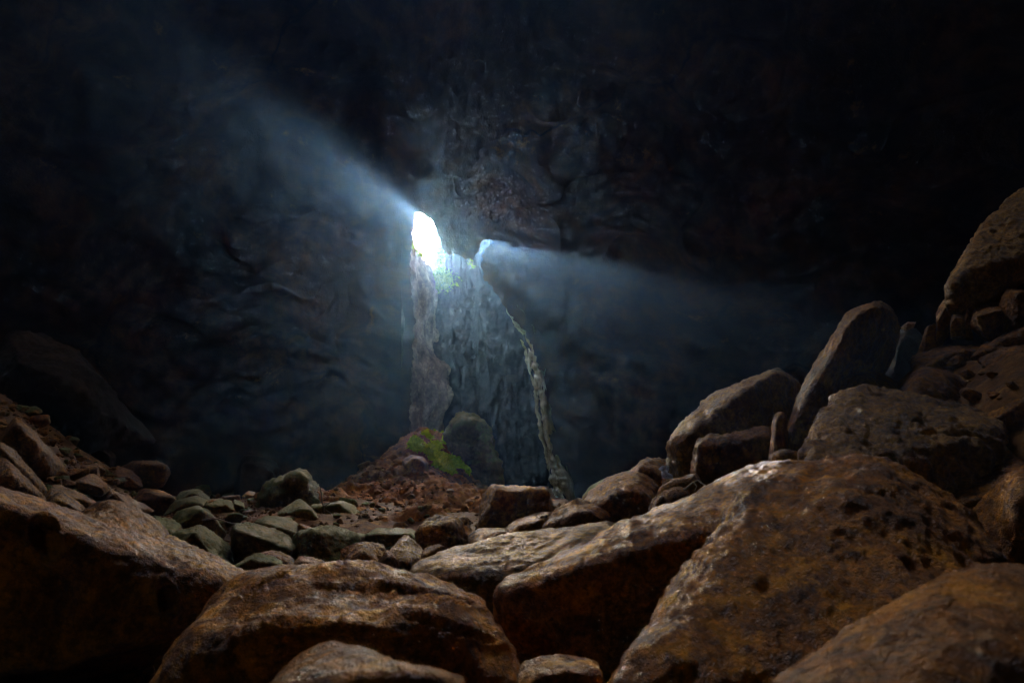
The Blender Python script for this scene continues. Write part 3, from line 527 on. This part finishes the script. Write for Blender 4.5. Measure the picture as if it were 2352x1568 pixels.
# --- rubble in the hollow before the heap of soil
def c5(*pts): return [(537.8 + 0.3303 * x, 1016 + 0.3303 * y) for x, y in pts]
def c3(*pts): return [(0.3303 * x, 717 + 0.3303 * y) for x, y in pts]
for lb, ol, d, t, mt, kw in [
    ('jagged dark rock with a saw-toothed crest standing in the rubble', c5((120, 560), (150, 410), (230, 310), (290, 268), (350, 275), (420, 222), (460, 212), (490, 245), (560, 232), (580, 310), (612, 400), (640, 560), (300, 590)), 11.0, 1.5, 'green', dict(dip=0.06, mid=0.07, p=30)),
    ('green-topped pyramid rock before the jagged one', c5((262, 515), (370, 428), (450, 392), (500, 408), (552, 480), (590, 530), (430, 570)), 8.8, 0.9, 'green', dict(p=24)),
    ('flat-topped greenish rock left of the pyramid rock', c5((150, 560), (220, 515), (380, 524), (432, 570), (436, 650), (360, 690), (200, 620)), 7.7, 0.8, 'green', dict()),
    ('long greenish boulder sloping down to the right in the left hollow', c5((-10, 570), (60, 552), (130, 568), (250, 608), (330, 640), (390, 700), (452, 742), (462, 800), (300, 850), (0, 840)), 6.4, 1.0, 'green', dict(ridge=[(540, 1215, -.42), (572, 1235, -.45), (622, 1248, -.45), (672, 1262, -.42)], p=22, res=6)),
    ('big angular boulder with a lit top in the middle of the rubble', c5((402, 640), (480, 580), (590, 528), (680, 580), (840, 612), (905, 655), (830, 700), (745, 745), (740, 880), (470, 870), (440, 740)), 6.3, 1.1, 'green', dict(ridge=[(700, 1246, -.42), (730, 1222, -.42), (770, 1240, -.45), (805, 1243, -.4)], p=24, res=6)),
    ('dark flat-topped block behind the big angular boulder', c5((525, 440), (620, 400), (760, 398), (830, 440), (882, 490), (885, 600), (740, 620), (600, 580)), 9.6, 1.1, 'green', dict(dip=0.1, p=26)),
    ('bright green mossy ledge at the foot of the soil heap', c5((815, 450), (860, 432), (940, 430), (1040, 452), (1052, 600), (880, 620), (830, 540)), 12.5, 1.6, 'moss_rock', dict(dip=0.6, mid=0.06)),
    ('low mound of mossy soil and stone below the heap', c5((1030, 470), (1100, 424), (1220, 430), (1330, 470), (1395, 510), (1380, 580), (1200, 610), (1050, 600)), 14.0, 2.0, 'moss_rock', dict(dip=0.6, mid=0.05)),
    ('knobby dark boulder right of the green rubble', c5((1272, 600), (1320, 565), (1400, 538), (1500, 524), (1600, 540), (1642, 590), (1648, 700), (1560, 760), (1330, 760), (1285, 680)), 7.0, 0.9, 'brown', dict(knob=0.05, res=6, dip=0.2)),
    ('low dark rock left of the knobby boulder', c5((896, 655), (1000, 600), (1130, 600), (1230, 604), (1290, 648), (1312, 745), (1100, 780), (920, 700)), 7.2, 0.8, 'green', dict(dip=0.2)),
    ('bright grey pyramid rock before the knobby boulder', c5((1075, 790), (1130, 720), (1190, 648), (1270, 680), (1300, 740), (1345, 805), (1240, 880), (1110, 890)), 5.4, 0.55, 'grey', dict(dip=0.75, p=22, res=6)),
    ('split brown rock left of the bright pyramid rock', c5((728, 745), (800, 700), (900, 684), (980, 690), (1052, 722), (1030, 800), (1000, 890), (760, 900)), 5.9, 0.6, 'brown', dict(p=22, mid=0.05)),
    ('squat brown stone before the split rock', c5((770, 880), (790, 800), (900, 715), (980, 780), (1022, 850), (1000, 900)), 5.2, 0.4, 'brown', dict(p=24)),
    ('small three-cornered stone at the foot of the bright pyramid rock', c5((995, 865), (1060, 755), (1100, 780), (1145, 865), (1080, 885)), 4.8, 0.3, 'brown', dict(p=24)),
    ('low peaked stone behind the broad folded boulder', c5((5, 880), (100, 800), (170, 788), (225, 792), (325, 855), (250, 910), (30, 905)), 4.3, 0.5, 'green', dict(dip=0.4)),
    ('smooth rounded stone behind the low peaked one', c5((105, 800), (200, 758), (300, 752), (380, 790), (445, 840), (300, 880), (150, 850)), 5.2, 0.5, 'brown', dict(p=10)),
    ('flat narrow stone just over the broad folded boulder', c5((428, 850), (460, 808), (540, 815), (640, 850), (745, 878), (600, 905), (440, 890)), 4.4, 0.4, 'brown', dict(dip=0.3)),
    ('low stone touching the pale slab', c5((1305, 800), (1330, 745), (1420, 724), (1485, 740), (1400, 800)), 5.3, 0.4, 'brown', dict()),
    ('ledge of brown rock between knobby boulder and square block', c5((1640, 650), (1700, 612), (1760, 606), (1840, 615), (1900, 600), (1900, 660), (1700, 700)), 6.6, 0.6, 'brown', dict()),
    ('stone running under the rounded dark rock', c5((1880, 640), (1910, 590), (2000, 550), (2100, 510), (2200, 480), (2180, 580), (2000, 650)), 6.8, 0.6, 'brown', dict(dip=0.15)),
    ('small leaning stone on the foot of the soil heap', c5((1385, 520), (1430, 460), (1460, 404), (1490, 440), (1505, 530), (1440, 545)), 12.0, 0.6, 'brown', dict(dip=0.3)),
    ('flat-topped boulder with a pale lit top left of the hollow', c3((455, 1420), (500, 1370), (545, 1340), (780, 1306), (950, 1328), (1022, 1330), (1055, 1390), (1105, 1445), (1172, 1580), (1150, 1680), (700, 1650), (480, 1500)), 4.6, 1.0, 'brown', dict(ridge=[(160, 1192, -.4), (190, 1205, -.45), (240, 1212, -.45), (330, 1192, -.45), (348, 1202, -.4)], p=24, res=6, low=0.03)),
    ('dark rock with an overhanging lit top on the far left slope', c3((830, 1110), (850, 1060), (960, 1034), (1080, 1040), (1178, 1052), (1170, 1110), (1130, 1200), (900, 1220)), 12.5, 1.5, 'brown', dict(dip=0.1, p=26)),
    ('dim tilted rock left of the overhanging one', c3((795, 1100), (820, 1072), (900, 1100), (950, 1140), (985, 1210), (850, 1230)), 11.5, 1.0, 'brown', dict()),
    ('flat greenish rock behind the left hollow', c3((1200, 1320), (1260, 1290), (1360, 1278), (1420, 1300), (1420, 1360), (1230, 1370)), 9.5, 0.8, 'green', dict()),
    ('block sitting on the far rim of the left hollow', c3((1258, 1250), (1280, 1236), (1360, 1232), (1405, 1245), (1405, 1290), (1270, 1290)), 11.5, 0.8, 'green', dict(p=26, dip=0.2)),
    ('crumpled greenish rock right of the flat one', c3((1420, 1350), (1450, 1310), (1540, 1300), (1600, 1320), (1615, 1370), (1500, 1400)), 9.2, 0.8, 'green', dict(mid=0.06)),
    ('pale stone leaning on the jagged rock', c3((1610, 1350), (1630, 1300), (1690, 1320), (1705, 1370), (1640, 1390)), 9.8, 0.5, 'green', dict()),
    ('dark humped boulder left of the long greenish one', c3((1215, 1450), (1240, 1390), (1300, 1355), (1370, 1350), (1440, 1380), (1470, 1440), (1380, 1500), (1240, 1490)), 7.6, 0.8, 'green', dict(dip=0.15)),
    ('split dark boulder right of the flat-topped one', c3((1160, 1570), (1190, 1510), (1260, 1490), (1340, 1470), (1420, 1480), (1480, 1530), (1565, 1560), (1575, 1640), (1540, 1750), (1200, 1720)), 6.0, 0.8, 'green', dict(dip=0.25, res=6)),
    ('grooved greenish rock behind the flat-topped boulder', c3((1075, 1420), (1120, 1420), (1200, 1450), (1248, 1490), (1180, 1560), (1110, 1500)), 6.6, 0.6, 'green', dict(dip=0.7)),
    ('low ridge of rock behind the smooth left boulder', c3((820, 1590), (870, 1570), (935, 1600), (1100, 1600), (1190, 1620), (1205, 1700), (1000, 1700)), 3.7, 0.5, 'near', dict(dip=0.4)),
    ('long sloping rock under the split dark boulder', c3((1170, 1590), (1230, 1610), (1400, 1690), (1600, 1790), (1740, 1830), (1600, 1870), (1250, 1760)), 3.9, 0.5, 'near', dict(dip=0.5)),
    ('long boulder above the smooth left one', c3((250, 1500), (280, 1470), (380, 1480), (490, 1530), (520, 1570), (420, 1590), (300, 1540)), 4.4, 0.5, 'brown', dict()),
    ('half-round dark boulder high on the left slope', c3((45, 900), (60, 800), (110, 735), (180, 755), (230, 830), (245, 900), (180, 950), (80, 940)), 7.2, 0.6, 'brown', dict(dip=0.3)),
    ('dark rock cut by the left picture edge', c3((-40, 1010), (0, 905), (60, 915), (100, 970), (90, 1030), (0, 1060)), 6.2, 0.5, 'brown', dict()),
    ('smooth lit stone at the left picture edge', c3((-40, 1090), (0, 1000), (40, 1010), (95, 1080), (90, 1130), (0, 1150)), 5.8, 0.5, 'brown', dict(dip=0.6)),
    ('peaked boulder in the middle of the left slope', c3((510, 1190), (560, 1130), (640, 1120), (700, 1170), (760, 1230), (700, 1270), (560, 1250)), 8.0, 0.8, 'brown', dict()),
    ('pyramid stone low on the left slope', c3((330, 1310), (380, 1260), (430, 1240), (490, 1290), (540, 1350), (440, 1380)), 6.0, 0.6, 'brown', dict(p=24)),
    ('broad stone low on the left slope beside the pyramid stone', c3((340, 1230), (380, 1190), (440, 1190), (520, 1250), (600, 1310), (560, 1340), (430, 1300)), 6.8, 0.6, 'brown', dict()),
    ('flat rock at the toe of the left slope', c3((690, 1270), (720, 1215), (790, 1220), (850, 1280), (870, 1340), (760, 1330)), 8.0, 0.7, 'brown', dict()),
    ('wedge rock at the toe of the left slope', c3((980, 1260), (1010, 1235), (1120, 1245), (1190, 1290), (1080, 1300)), 10.0, 0.8, 'brown', dict())]:
    rk('boulder', lb, ol, d, t, mt, seed=None, **{**dict(res=5 if d > 6.5 else 6, p=70, mid=0.022, fine=0.011, low=0.02, cuts=4, few=13, grow=1.07), **kw})
# --- the dim masses under the far left wall
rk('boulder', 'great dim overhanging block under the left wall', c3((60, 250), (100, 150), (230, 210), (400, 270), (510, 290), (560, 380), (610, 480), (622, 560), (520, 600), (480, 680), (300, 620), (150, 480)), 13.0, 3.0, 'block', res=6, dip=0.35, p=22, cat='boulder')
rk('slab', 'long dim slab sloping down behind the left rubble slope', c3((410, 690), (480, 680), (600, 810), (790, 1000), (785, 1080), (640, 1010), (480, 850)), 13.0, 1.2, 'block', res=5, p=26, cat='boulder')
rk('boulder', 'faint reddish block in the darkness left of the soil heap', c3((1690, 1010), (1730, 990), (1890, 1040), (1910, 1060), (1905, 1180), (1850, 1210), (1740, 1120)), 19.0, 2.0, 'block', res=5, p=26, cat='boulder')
# ------------------------------------------------------------------ soil heap, mossy boulder
def ray_ground(px, py):
    ds = np.geomspace(1.3, 34, 150); P = unproject(np.full(150, float(px)), np.full(150, float(py)), ds)
    b = P[:, 2] < surf_z(P[:, 0], P[:, 1])
    if not b.any(): return None
    k = int(np.argmax(b))
    if k == 0: return P[0], ds[0]
    a = P[k - 1][2] - surf_z(P[k - 1][0], P[k - 1][1]); c = surf_z(P[k][0], P[k][1]) - P[k][2]; t = float(a / (a + c + 1e-9))
    return P[k - 1] + (P[k] - P[k - 1]) * t, ds[k - 1] + (ds[k] - ds[k - 1]) * t
bo = rk('mossy_boulder', 'tall mossy knobby boulder on top of the soil heap', [(1022, 1040), (1026, 985), (1040, 962), (1066, 950), (1092, 954), (1112, 975), (1124, 1010), (1140, 1060), (1158, 1110), (1090, 1130), (1030, 1090)], 25.4, 1.8, 'knobby', res=6, dip=0.1, p=12, knob=0.06, low=0.06)
rk('boulder', 'black squarish rock on the face of the soil heap', [(924, 1090), (926, 1055), (948, 1044), (972, 1048), (981, 1062), (979, 1100), (945, 1112)], 21.0, 0.9, 'brown', res=5, dip=0.12, p=22)

# --- loose rocks, shared shapes
PROTO = []
rnd = random.Random(11)
for k in range(18):
    rs = np.random.RandomState(100 + k); n = rs.normal(size=(10 + k % 4, 3)); n /= np.linalg.norm(n, axis=1, keepdims=True)
    sc = np.array([1.0, rs.uniform(0.55, 0.95), rs.uniform(0.38, 0.75)]); dd = rs.uniform(0.62, 1.0, len(n))
    U, F = ico(4); G = np.clip(U @ n.T / dd[None], 0, None); r = np.minimum((G ** 44).sum(1) ** (-1 / 44.0), 1.5)
    V = U * r[:, None] * sc; V = rough_rock(V, F, 1.0, 300 + k, low=0.03, mid=0.03, fine=0.015); V /= (V[:, 0].max() - V[:, 0].min())
    m = mesh_obj('loose_rock', V, F, None); PROTO.append(m.data); bpy.data.objects.remove(m)
PM = {}
def proto(k, mat):
    if (k, mat) not in PM:
        me = PROTO[k].copy(); me.materials.clear(); me.materials.append(M[mat]); PM[(k, mat)] = me
    return PM[(k, mat)]
placed = []; LOOSE = []
SHORT = [('smooth dark boulder', 'smooth far-left boulder'), ('pale grey-brown flat', 'pale flat slab'), ('dark square block', 'dark square block'), ('rounded dark rock', 'rounded rock behind the slab'), ('dark boulder rising', 'dark rising boulder'),
         ('leaning boulder with', 'leaning lit-faced boulder'), ('blocky brown', 'blocky brown rock'), ('tall rounded boulder', 'tall leaning boulder'), ('wide table slab', 'rippled table slab'), ('dark angular rock', 'dark angular rock'),
         ('oblong block', 'oblong block'), ('huge tilted', 'huge tilted slab'), ('many-sided', 'many-sided block'), ('thick rock at', 'thick right-edge rock'), ('jagged dark', 'jagged crested rock'), ('green-topped', 'green-topped pyramid rock'),
         ('flat-topped greenish', 'flat greenish rock'), ('long greenish', 'long greenish boulder'), ('big angular', 'big angular boulder'), ('dark flat-topped block', 'dark flat-topped block'), ('bright green mossy', 'mossy ledge'),
         ('low mound', 'low mossy mound'), ('knobby dark', 'knobby dark boulder'), ('bright grey pyramid', 'bright grey pyramid rock'), ('split brown', 'split brown rock'), ('low peaked', 'low peaked stone'), ('flat-topped boulder with', 'pale flat-topped boulder'),
         ('dark rock with an overhanging', 'overhanging rock'), ('dim tilted', 'dim tilted rock'), ('block sitting', 'block on the rim'), ('crumpled', 'crumpled greenish rock'), ('dark humped', 'dark humped boulder'), ('split dark', 'split dark boulder'),
         ('half-round', 'half-round boulder'), ('dark rock cut', 'rock at the left edge'), ('smooth lit', 'smooth stone at left edge'), ('peaked boulder in', 'peaked boulder'), ('pyramid stone low', 'pyramid stone'), ('broad stone low', 'broad slope stone'),
         ('flat rock at the toe', 'flat toe rock'), ('wedge rock', 'wedge rock'), ('tall mossy', 'tall mossy boulder'), ('black squarish', 'black squarish rock'), ('broad brown boulder', 'broad folded boulder'), ('long boulder above', 'long boulder above the left one')]
def relabel():
    """each loose rock named after the nearest landmark boulder, the side it lies on and its rank there"""
    marks = []
    for x, y, lb in rk.marks:
        for k, sh in SHORT:
            if lb.startswith(k): marks.append((x, y, sh)); break
    sides = ['right of', 'above and right of', 'above', 'above and left of', 'left of', 'below and left of', 'below', 'below and right of']
    rank = ['nearest', 'second', 'third', 'fourth', 'fifth', 'sixth', 'seventh', 'eighth', 'ninth', 'tenth', 'eleventh', 'twelfth', 'thirteenth', 'fourteenth', 'fifteenth', 'sixteenth', 'seventeenth', 'eighteenth', 'nineteenth', 'twentieth']
    B = {}
    for o, x, y, kind in LOOSE:
        m = min(marks, key=lambda q: (q[0] - x) ** 2 + (q[1] - y) ** 2); a = math.degrees(math.atan2(m[1] - y, x - m[0])) % 360
        B.setdefault((kind, m[2], sides[int((a + 22.5) // 45) % 8]), []).append((math.hypot(x - m[0], y - m[1]), o))
    for (kind, mk, sd), L_ in B.items():
        L_.sort(key=lambda q: q[0])
        for i, (_, o) in enumerate(L_):
            o['label'] = f"{kind}, {rank[min(i, 19)]} out, {sd} the {mk}" if i else f"{kind} nearest {sd} the {mk}" if len(L_) > 1 else f"single {kind} {sd} the {mk}"
def loose(px, py, wpx, mat, label, group, name='loose_rock', sink=0.25):
    r = ray_ground(px, py)
    if r is None: return None
    P, d = r; s = wpx / F_PX * d
    for q, qs in placed:
        if (q[0] - P[0]) ** 2 + (q[1] - P[1]) ** 2 < (0.36 * (s + qs)) ** 2: return None
    placed.append((P, s)); k = rnd.randrange(18)
    o = bpy.data.objects.new(name, proto(k, mat)); COL.objects.link(o)
    o.scale = (s, s, s * rnd.uniform(0.8, 1.15)); o.rotation_euler = (rnd.uniform(-0.5, 0.5), rnd.uniform(-0.5, 0.5), rnd.uniform(0, 6.28))
    z = float(surf_z(P[0], P[1])); o.location = (P[0], P[1], z + s * (0.28 - sink * 0.4))
    px_, py_, _d = project(np.array(o.location)); LOOSE.append((o, float(px_), float(py_), ('greenish ' if mat == 'green' else 'orange ' if mat == 'soil' else 'brown ') + name.replace('_', ' ')))
    return tag(o, label, 'rock', group)
SL = [(0, 925), (60, 945), (130, 985), (200, 1020), (260, 1062), (330, 1090), (420, 1120), (520, 1132), (640, 1140), (600, 1180), (500, 1180), (380, 1170), (330, 1160), (200, 1160), (150, 1165), (60, 1135), (0, 1110)]
def scatter(poly, n, wr, mat, label, group, seed, name='loose_rock'):
    r_ = random.Random(seed); xs = [p[0] for p in poly]; ys = [p[1] for p in poly]; c = 0; tries = 0
    while c < n and tries < n * 30:
        tries += 1; x = r_.uniform(min(xs), max(xs)); y = r_.uniform(min(ys), max(ys))
        if not in_poly(np.array([x]), np.array([y]), poly)[0]: continue
        w = wr[0] * (wr[1] / wr[0]) ** (r_.random() ** 1.8)
        if loose(x, y, w, mat if isinstance(mat, str) else r_.choice(mat), label, group, name): c += 1
    return c
scatter(SL, 270, (11, 58), ('brown', 'brown', 'green'), 'loose angular rock lying on the rubble slope at left', 'loose rocks on the left slope', 3, 'scree_rock')
scatter([(420, 1120), (640, 1135), (840, 1160), (1000, 1180), (1100, 1200), (1100, 1250), (960, 1290), (700, 1290), (560, 1270), (430, 1200)], 75, (14, 48), ('green', 'green', 'brown'), 'loose rock among the boulders in the hollow', 'loose rocks in the hollow', 4)
scatter([(850, 1030), (940, 1015), (1030, 1080), (1160, 1110), (1100, 1170), (870, 1170), (830, 1090)], 70, (8, 34), ('soil', 'soil', 'brown'), 'clod of orange earth on the soil heap', 'clods on the soil heap', 5, 'soil_clod')
scatter([(1280, 1170), (1500, 1080), (1700, 1070), (1850, 1020), (2060, 880), (2200, 800), (2352, 700), (2352, 1000), (1900, 1080), (1560, 1150), (1420, 1200)], 40, (16, 50), ('brown',), 'loose stone in a gap of the boulder heap at right', 'loose stones in the right heap', 6)
scatter([(30, 1568), (140, 1520), (300, 1470), (420, 1440), (380, 1500), (330, 1568)], 26, (10, 60), ('near',), 'pebble on the bare soil at the lower left', 'pebbles on the lower left soil', 7, 'pebble')
relabel()

def make_gravel():
    """grit and chips too small to tell apart, filling the gaps"""
    rs = np.random.RandomState(21); V = []; F = []; b = 0
    base = np.array([[1, 0, 0], [-1, 0, 0], [0, 1, 0], [0, -1, 0], [0, 0, 1], [0, 0, -1]], float); bf = np.array([(0, 2, 4), (2, 1, 4), (1, 3, 4), (3, 0, 4), (2, 0, 5), (1, 2, 5), (3, 1, 5), (0, 3, 5)])
    for (x0, x1, y0, y1, n, s0, s1) in [(-9, -2.0, 4.5, 12, 2600, 0.015, 0.06), (-6, 1.5, 6, 12, 1800, 0.015, 0.06), (-2.4, -0.3, 1.3, 2.6, 1500, 0.004, 0.016), (-6, 1, 11, 27, 2600, 0.02, 0.09), (0.5, 5, 3, 8, 900, 0.015, 0.05)]:
        X = rs.uniform(x0, x1, n); Y = rs.uniform(y0, y1, n); Z = surf_z(X, Y); S = s0 * (s1 / s0) ** (rs.rand(n) ** 2.2)
        for k in range(n):
            q = base * rs.uniform(0.5, 1.2, (6, 1)) * S[k] * np.array([1, 0.8, 0.6]); a = rs.rand() * 6.28; c, s_ = math.cos(a), math.sin(a)
            q = q @ np.array([[c, s_, 0], [-s_, c, 0], [0, 0, 1]]); V.append(q + np.array([X[k], Y[k], Z[k] + 0.2 * S[k]])); F.append(bf + b); b += 6
    return tag(mesh_obj('gravel', np.concatenate(V), np.concatenate(F), M['floor'], smooth=False), 'grit and small stone chips between the rocks', 'gravel', kind='stuff')
make_gravel()
# ------------------------------------------------------------------ plants at the cave mouth
def leaf_mat(name, c1, c2, trans):
    m = bpy.data.materials.new(name); m.use_nodes = True; t = m.node_tree; n = t.nodes; n.clear(); L = t.links.new
    out = n.new('ShaderNodeOutputMaterial'); d = n.new('ShaderNodeBsdfDiffuse'); tr = n.new('ShaderNodeBsdfTranslucent'); mx = n.new('ShaderNodeMixShader')
    geo = n.new('ShaderNodeNewGeometry'); r = n.new('ShaderNodeValToRGB'); r.color_ramp.elements[0].color = (*c1, 1); r.color_ramp.elements[1].color = (*c2, 1)
    L(geo.outputs['Random Per Island'], r.inputs[0]); L(r.outputs[0], d.inputs[0]); L(r.outputs[0], tr.inputs[0]); mx.inputs[0].default_value = trans
    L(d.outputs[0], mx.inputs[1]); L(tr.outputs[0], mx.inputs[2]); L(mx.outputs[0], out.inputs[0]); return m
M['leaf'] = leaf_mat('bright_leaves', (0.06, 0.15, 0.002), (0.22, 0.30, 0.004), 0.55)
M['moss'] = leaf_mat('moss_tufts', (0.28, 0.38, 0.005), (0.55, 0.62, 0.01), 0.35)
M['twig'] = rock_mat('twig_bark', (0.10, 0.07, 0.05), (0.2, 0.15, 0.1), (0.32, 0.25, 0.18), scale=4.0)
def leaves(centers, n, size, seed):
    rs = np.random.RandomState(seed); V = []; F = []
    for k in range(n):
        c = np.array(centers[rs.randint(len(centers))]); c = np.array(c[:3]) + rs.normal(size=3) * c[3] * np.array([1, 1, 0.9]) if len(c) > 3 else c
        u = rs.normal(size=3); u /= np.linalg.norm(u); v = np.cross(u, rs.normal(size=3)); v /= np.linalg.norm(v); s = size * rs.uniform(0.6, 1.4); b = len(V)
        w = np.cross(u, v) * 0.18 * s
        V += [c - u * s, c + v * 0.42 * s + w, c + u * s, c - v * 0.42 * s + w]; F += [(b, b + 1, b + 2), (b, b + 2, b + 3)]
    return np.array(V), np.array(F)
def stem(points, r, mat, name, parent):
    V = []; F = []; n = 6
    for i, p in enumerate(points):
        p = np.array(p); rr = r * (1 - 0.6 * i / max(1, len(points) - 1))
        for k in range(n):
            a = 2 * math.pi * k / n; V.append(p + np.array([math.cos(a) * rr, math.sin(a) * rr * 0.6, math.sin(a) * rr * 0.8]))
    for i in range(len(points) - 1):
        for k in range(n): F.append((i * n + k, i * n + (k + 1) % n, (i + 1) * n + (k + 1) % n, (i + 1) * n + k))
    return mesh_obj(name, V, F, M[mat], parent)
def plant(name, label, pxs, d, spread, n, size, seed, base):
    c = [tuple(W(x, y, d + dd)) + (spread,) for x, y, dd in pxs]
    root = bpy.data.objects.new(name, None); COL.objects.link(root); root.location = W(*base, d); b = np.array(root.location)
    V, F = leaves([tuple(np.array(q[:3]) - b) + (q[3],) for q in c], n, size, seed)
    mesh_obj('foliage', V, F, M['leaf'], root, smooth=False)
    tip = np.array(c[0][:3]) - b
    for q in c[:3]:
        e = np.array(q[:3]) - b; stem([(0, 0, 0), e * 0.5 + np.array([0.03, 0, 0.05]), e], 0.03, 'twig', 'stem', root)
    return tag(root, label, 'plant')
plant('shrub', 'bright green shrub at the bottom of the sky opening', [(1008, 640, 0), (1020, 636, 0.2), (996, 645, 0), (1024, 648, 0), (1010, 650, -0.2), (1000, 632, 0.3), (1018, 624, .3)], 39.8, 0.26, 1500, 0.12, 1, (1010, 664))
plant('shrub', 'green shrub on the right side of the sky opening', [(1016, 578, 0), (1022, 590, 0.2), (1012, 600, 0.3), (1024, 575, 0), (1019, 566, 0), (1010, 588, .6), (1020, 612, .4)], 41.9, 0.26, 1400, 0.12, 2, (1032, 620))
plant('shrub', 'small green tuft on the left rim of the sky opening', [(950, 560, 0), (955, 572, 0.2), (962, 578, 0.4), (968, 585, 0.8)], 30.5, 0.10, 300, 0.07, 3, (952, 588))
plant('vine', 'hanging green tendril right of the sky opening', [(1081, 596, 0), (1079, 604, 0), (1086, 612, 0)], 33.0, 0.06, 50, 0.06, 4, (1082, 590))
# moss on the heap and on the tall boulder
def moss_patch(label, poly, n, seed, lift=0.0):
    rs = np.random.RandomState(seed); xs = [p[0] for p in poly]; ys = [p[1] for p in poly]; C = []
    while len(C) < n:
        x = rs.uniform(min(xs), max(xs)); y = rs.uniform(min(ys), max(ys))
        if in_poly(np.array([x]), np.array([y]), poly)[0]:
            r = ray_ground(x, y)
            if r is not None and fbm(r[0] * np.array([1.3, 0.6, 1.3]) + 4, 3) + rs.uniform(-0.25, 0.25) > 0.02: C.append(r[0] + np.array([0, 0, 0.03]))
    V, F = [], []
    for c in C:
        a, b_ = leaves([tuple(c) + (0.05,)], 6, 0.05 * 4 ** rs.rand() * 0.7, rs.randint(1e6)); F.append(b_ + sum(len(v) for v in V)); V.append(a)
    return tag(mesh_obj('moss', np.concatenate(V), np.concatenate(F), M['moss'], smooth=False), label, 'moss', kind='stuff')
moss_patch('bright yellow-green moss on the crest of the soil heap', [(945, 1014), (985, 992), (1030, 980), (1034, 1010), (1008, 1030), (985, 1036), (950, 1036)], 800, 1)
moss_patch('strip of yellow-green moss below the tall mossy boulder', [(972, 1032), (1010, 1040), (1050, 1056), (1085, 1086), (1045, 1094), (995, 1070)], 600, 2)

# added pale tower far outside: blocks the sun, bright enough to merge with sky
def make_sun_blocker():
    V = []; n, k = 40, 60; D = 200.0
    for j in range(k):
        py = 523.5 + (1000 - 523.5) * (j / (k - 1)) ** 1.6
        r = np.interp(py, [523.5, 528.5, 536, 560, 600, 700, 1000], [1, 11, 18, 25, 28, 40, 80]) / F_PX * D; cx_ = np.interp(py, [523.5, 533, 560, 700, 1000], [1002, 1006, 1012, 1020, 1030])
        c = W(cx_, py, D)
        for i in range(n):
            a = 2 * math.pi * i / n; V.append((c.x + r * math.cos(a), c.y + r * math.sin(a), c.z))
    V = np.array(V); V[:, :2] += 0.35 * np.stack([fbm(V * 0.8, 3), fbm(V * 0.8 + 40, 3)], -1)
    F = [(j * n + i, j * n + (i + 1) % n, (j + 1) * n + (i + 1) % n, (j + 1) * n + i) for j in range(k - 1) for i in range(n)]
    m = rock_mat('sun_blocker_pale', (0.38, 0.37, 0.33), (0.55, 0.54, 0.49), (0.66, 0.65, 0.60), scale=0.5, sat=1.0)
    base = V[-1].copy(); base[:2] = V[-n:, :2].mean(0)
    o = mesh_obj('sun_blocker', V - base, F, m); o.location = base
    return tag(o, 'pale tower added far outside the sky opening to block the sun', 'rock tower')
make_sun_blocker()

# dead roots and sticks lying over the rubble, a scrap of litter
def stick(label, pts, r, branch=()):
    root = bpy.data.objects.new('dead_stick', None); COL.objects.link(root); P = [np.array(W(*q)) for q in pts]; root.location = P[0]; b = P[0].copy()
    def fine(L_):
        out = []
        for i in range(len(L_) - 1):
            for t in np.linspace(0, 1, 6, endpoint=False): out.append(L_[i] * (1 - t) + L_[i + 1] * t)
        out.append(L_[-1]); out = np.array(out); return out + 0.015 * np.stack([fbm(out * 6, 2), fbm(out * 6 + 9, 2), fbm(out * 6 + 19, 2)], -1)
    stem(list(fine([p - b for p in P])), r, 'twig', 'stem', root)
    for q in branch: stem(list(fine([np.array(W(*w)) - b for w in q])), r * 0.6, 'twig', 'branch', root)
    return tag(root, label, 'stick')
stick('forked dead root hanging over the dark flat-topped block', [(744, 1200, 8.9), (742, 1172, 8.9), (738, 1150, 8.95), (735, 1120, 9.0)], 0.012, [[(740, 1160, 8.93), (756, 1152, 8.9), (775, 1148, 8.9)], [(742, 1168, 8.9), (760, 1178, 8.9), (768, 1190, 8.85), (772, 1206, 8.8)]])
stick('pale stick lying flat left of the long greenish boulder', [(464, 1194, 7.2), (490, 1193, 7.2), (515, 1197, 7.2), (545, 1199, 7.2)], 0.014)
stick('thin root on the rim of the long diagonal boulder at right', [(1566, 1128, 4.9), (1590, 1112, 4.9), (1606, 1108, 4.9), (1622, 1118, 4.8)], 0.012, [[(1590, 1112, 4.9), (1600, 1122, 4.85), (1596, 1132, 4.8)]])
def scrap():
    n = 9; U, T = np.meshgrid(np.linspace(-1, 1, n), np.linspace(-1, 1, n), indexing='ij'); c = np.array(W(1528, 1084, 5.25)); P = np.stack([U * 0.035, 0.02 * fbm(np.stack([U, T, 0 * U], -1) * 2.5, 2), T * 0.05], -1)
    P = P + 0.02 * np.stack([fbm(np.stack([U, T, 0 * U + 4], -1) * 2, 2), fbm(np.stack([U, T, 0 * U + 7], -1) * 2, 2), 0 * U], -1)
    m = rock_mat('pale_plastic', (0.35, 0.38, 0.42), (0.5, 0.53, 0.58), (0.62, 0.65, 0.7), scale=6, bump=0.1, sat=1.0)
    o = mesh_obj('litter_scrap', P.reshape(-1, 3), grid_faces(n, n), m); o.location = c; return tag(o, 'crumpled pale scrap of litter beside the blocky brown rock', 'litter')
scrap()
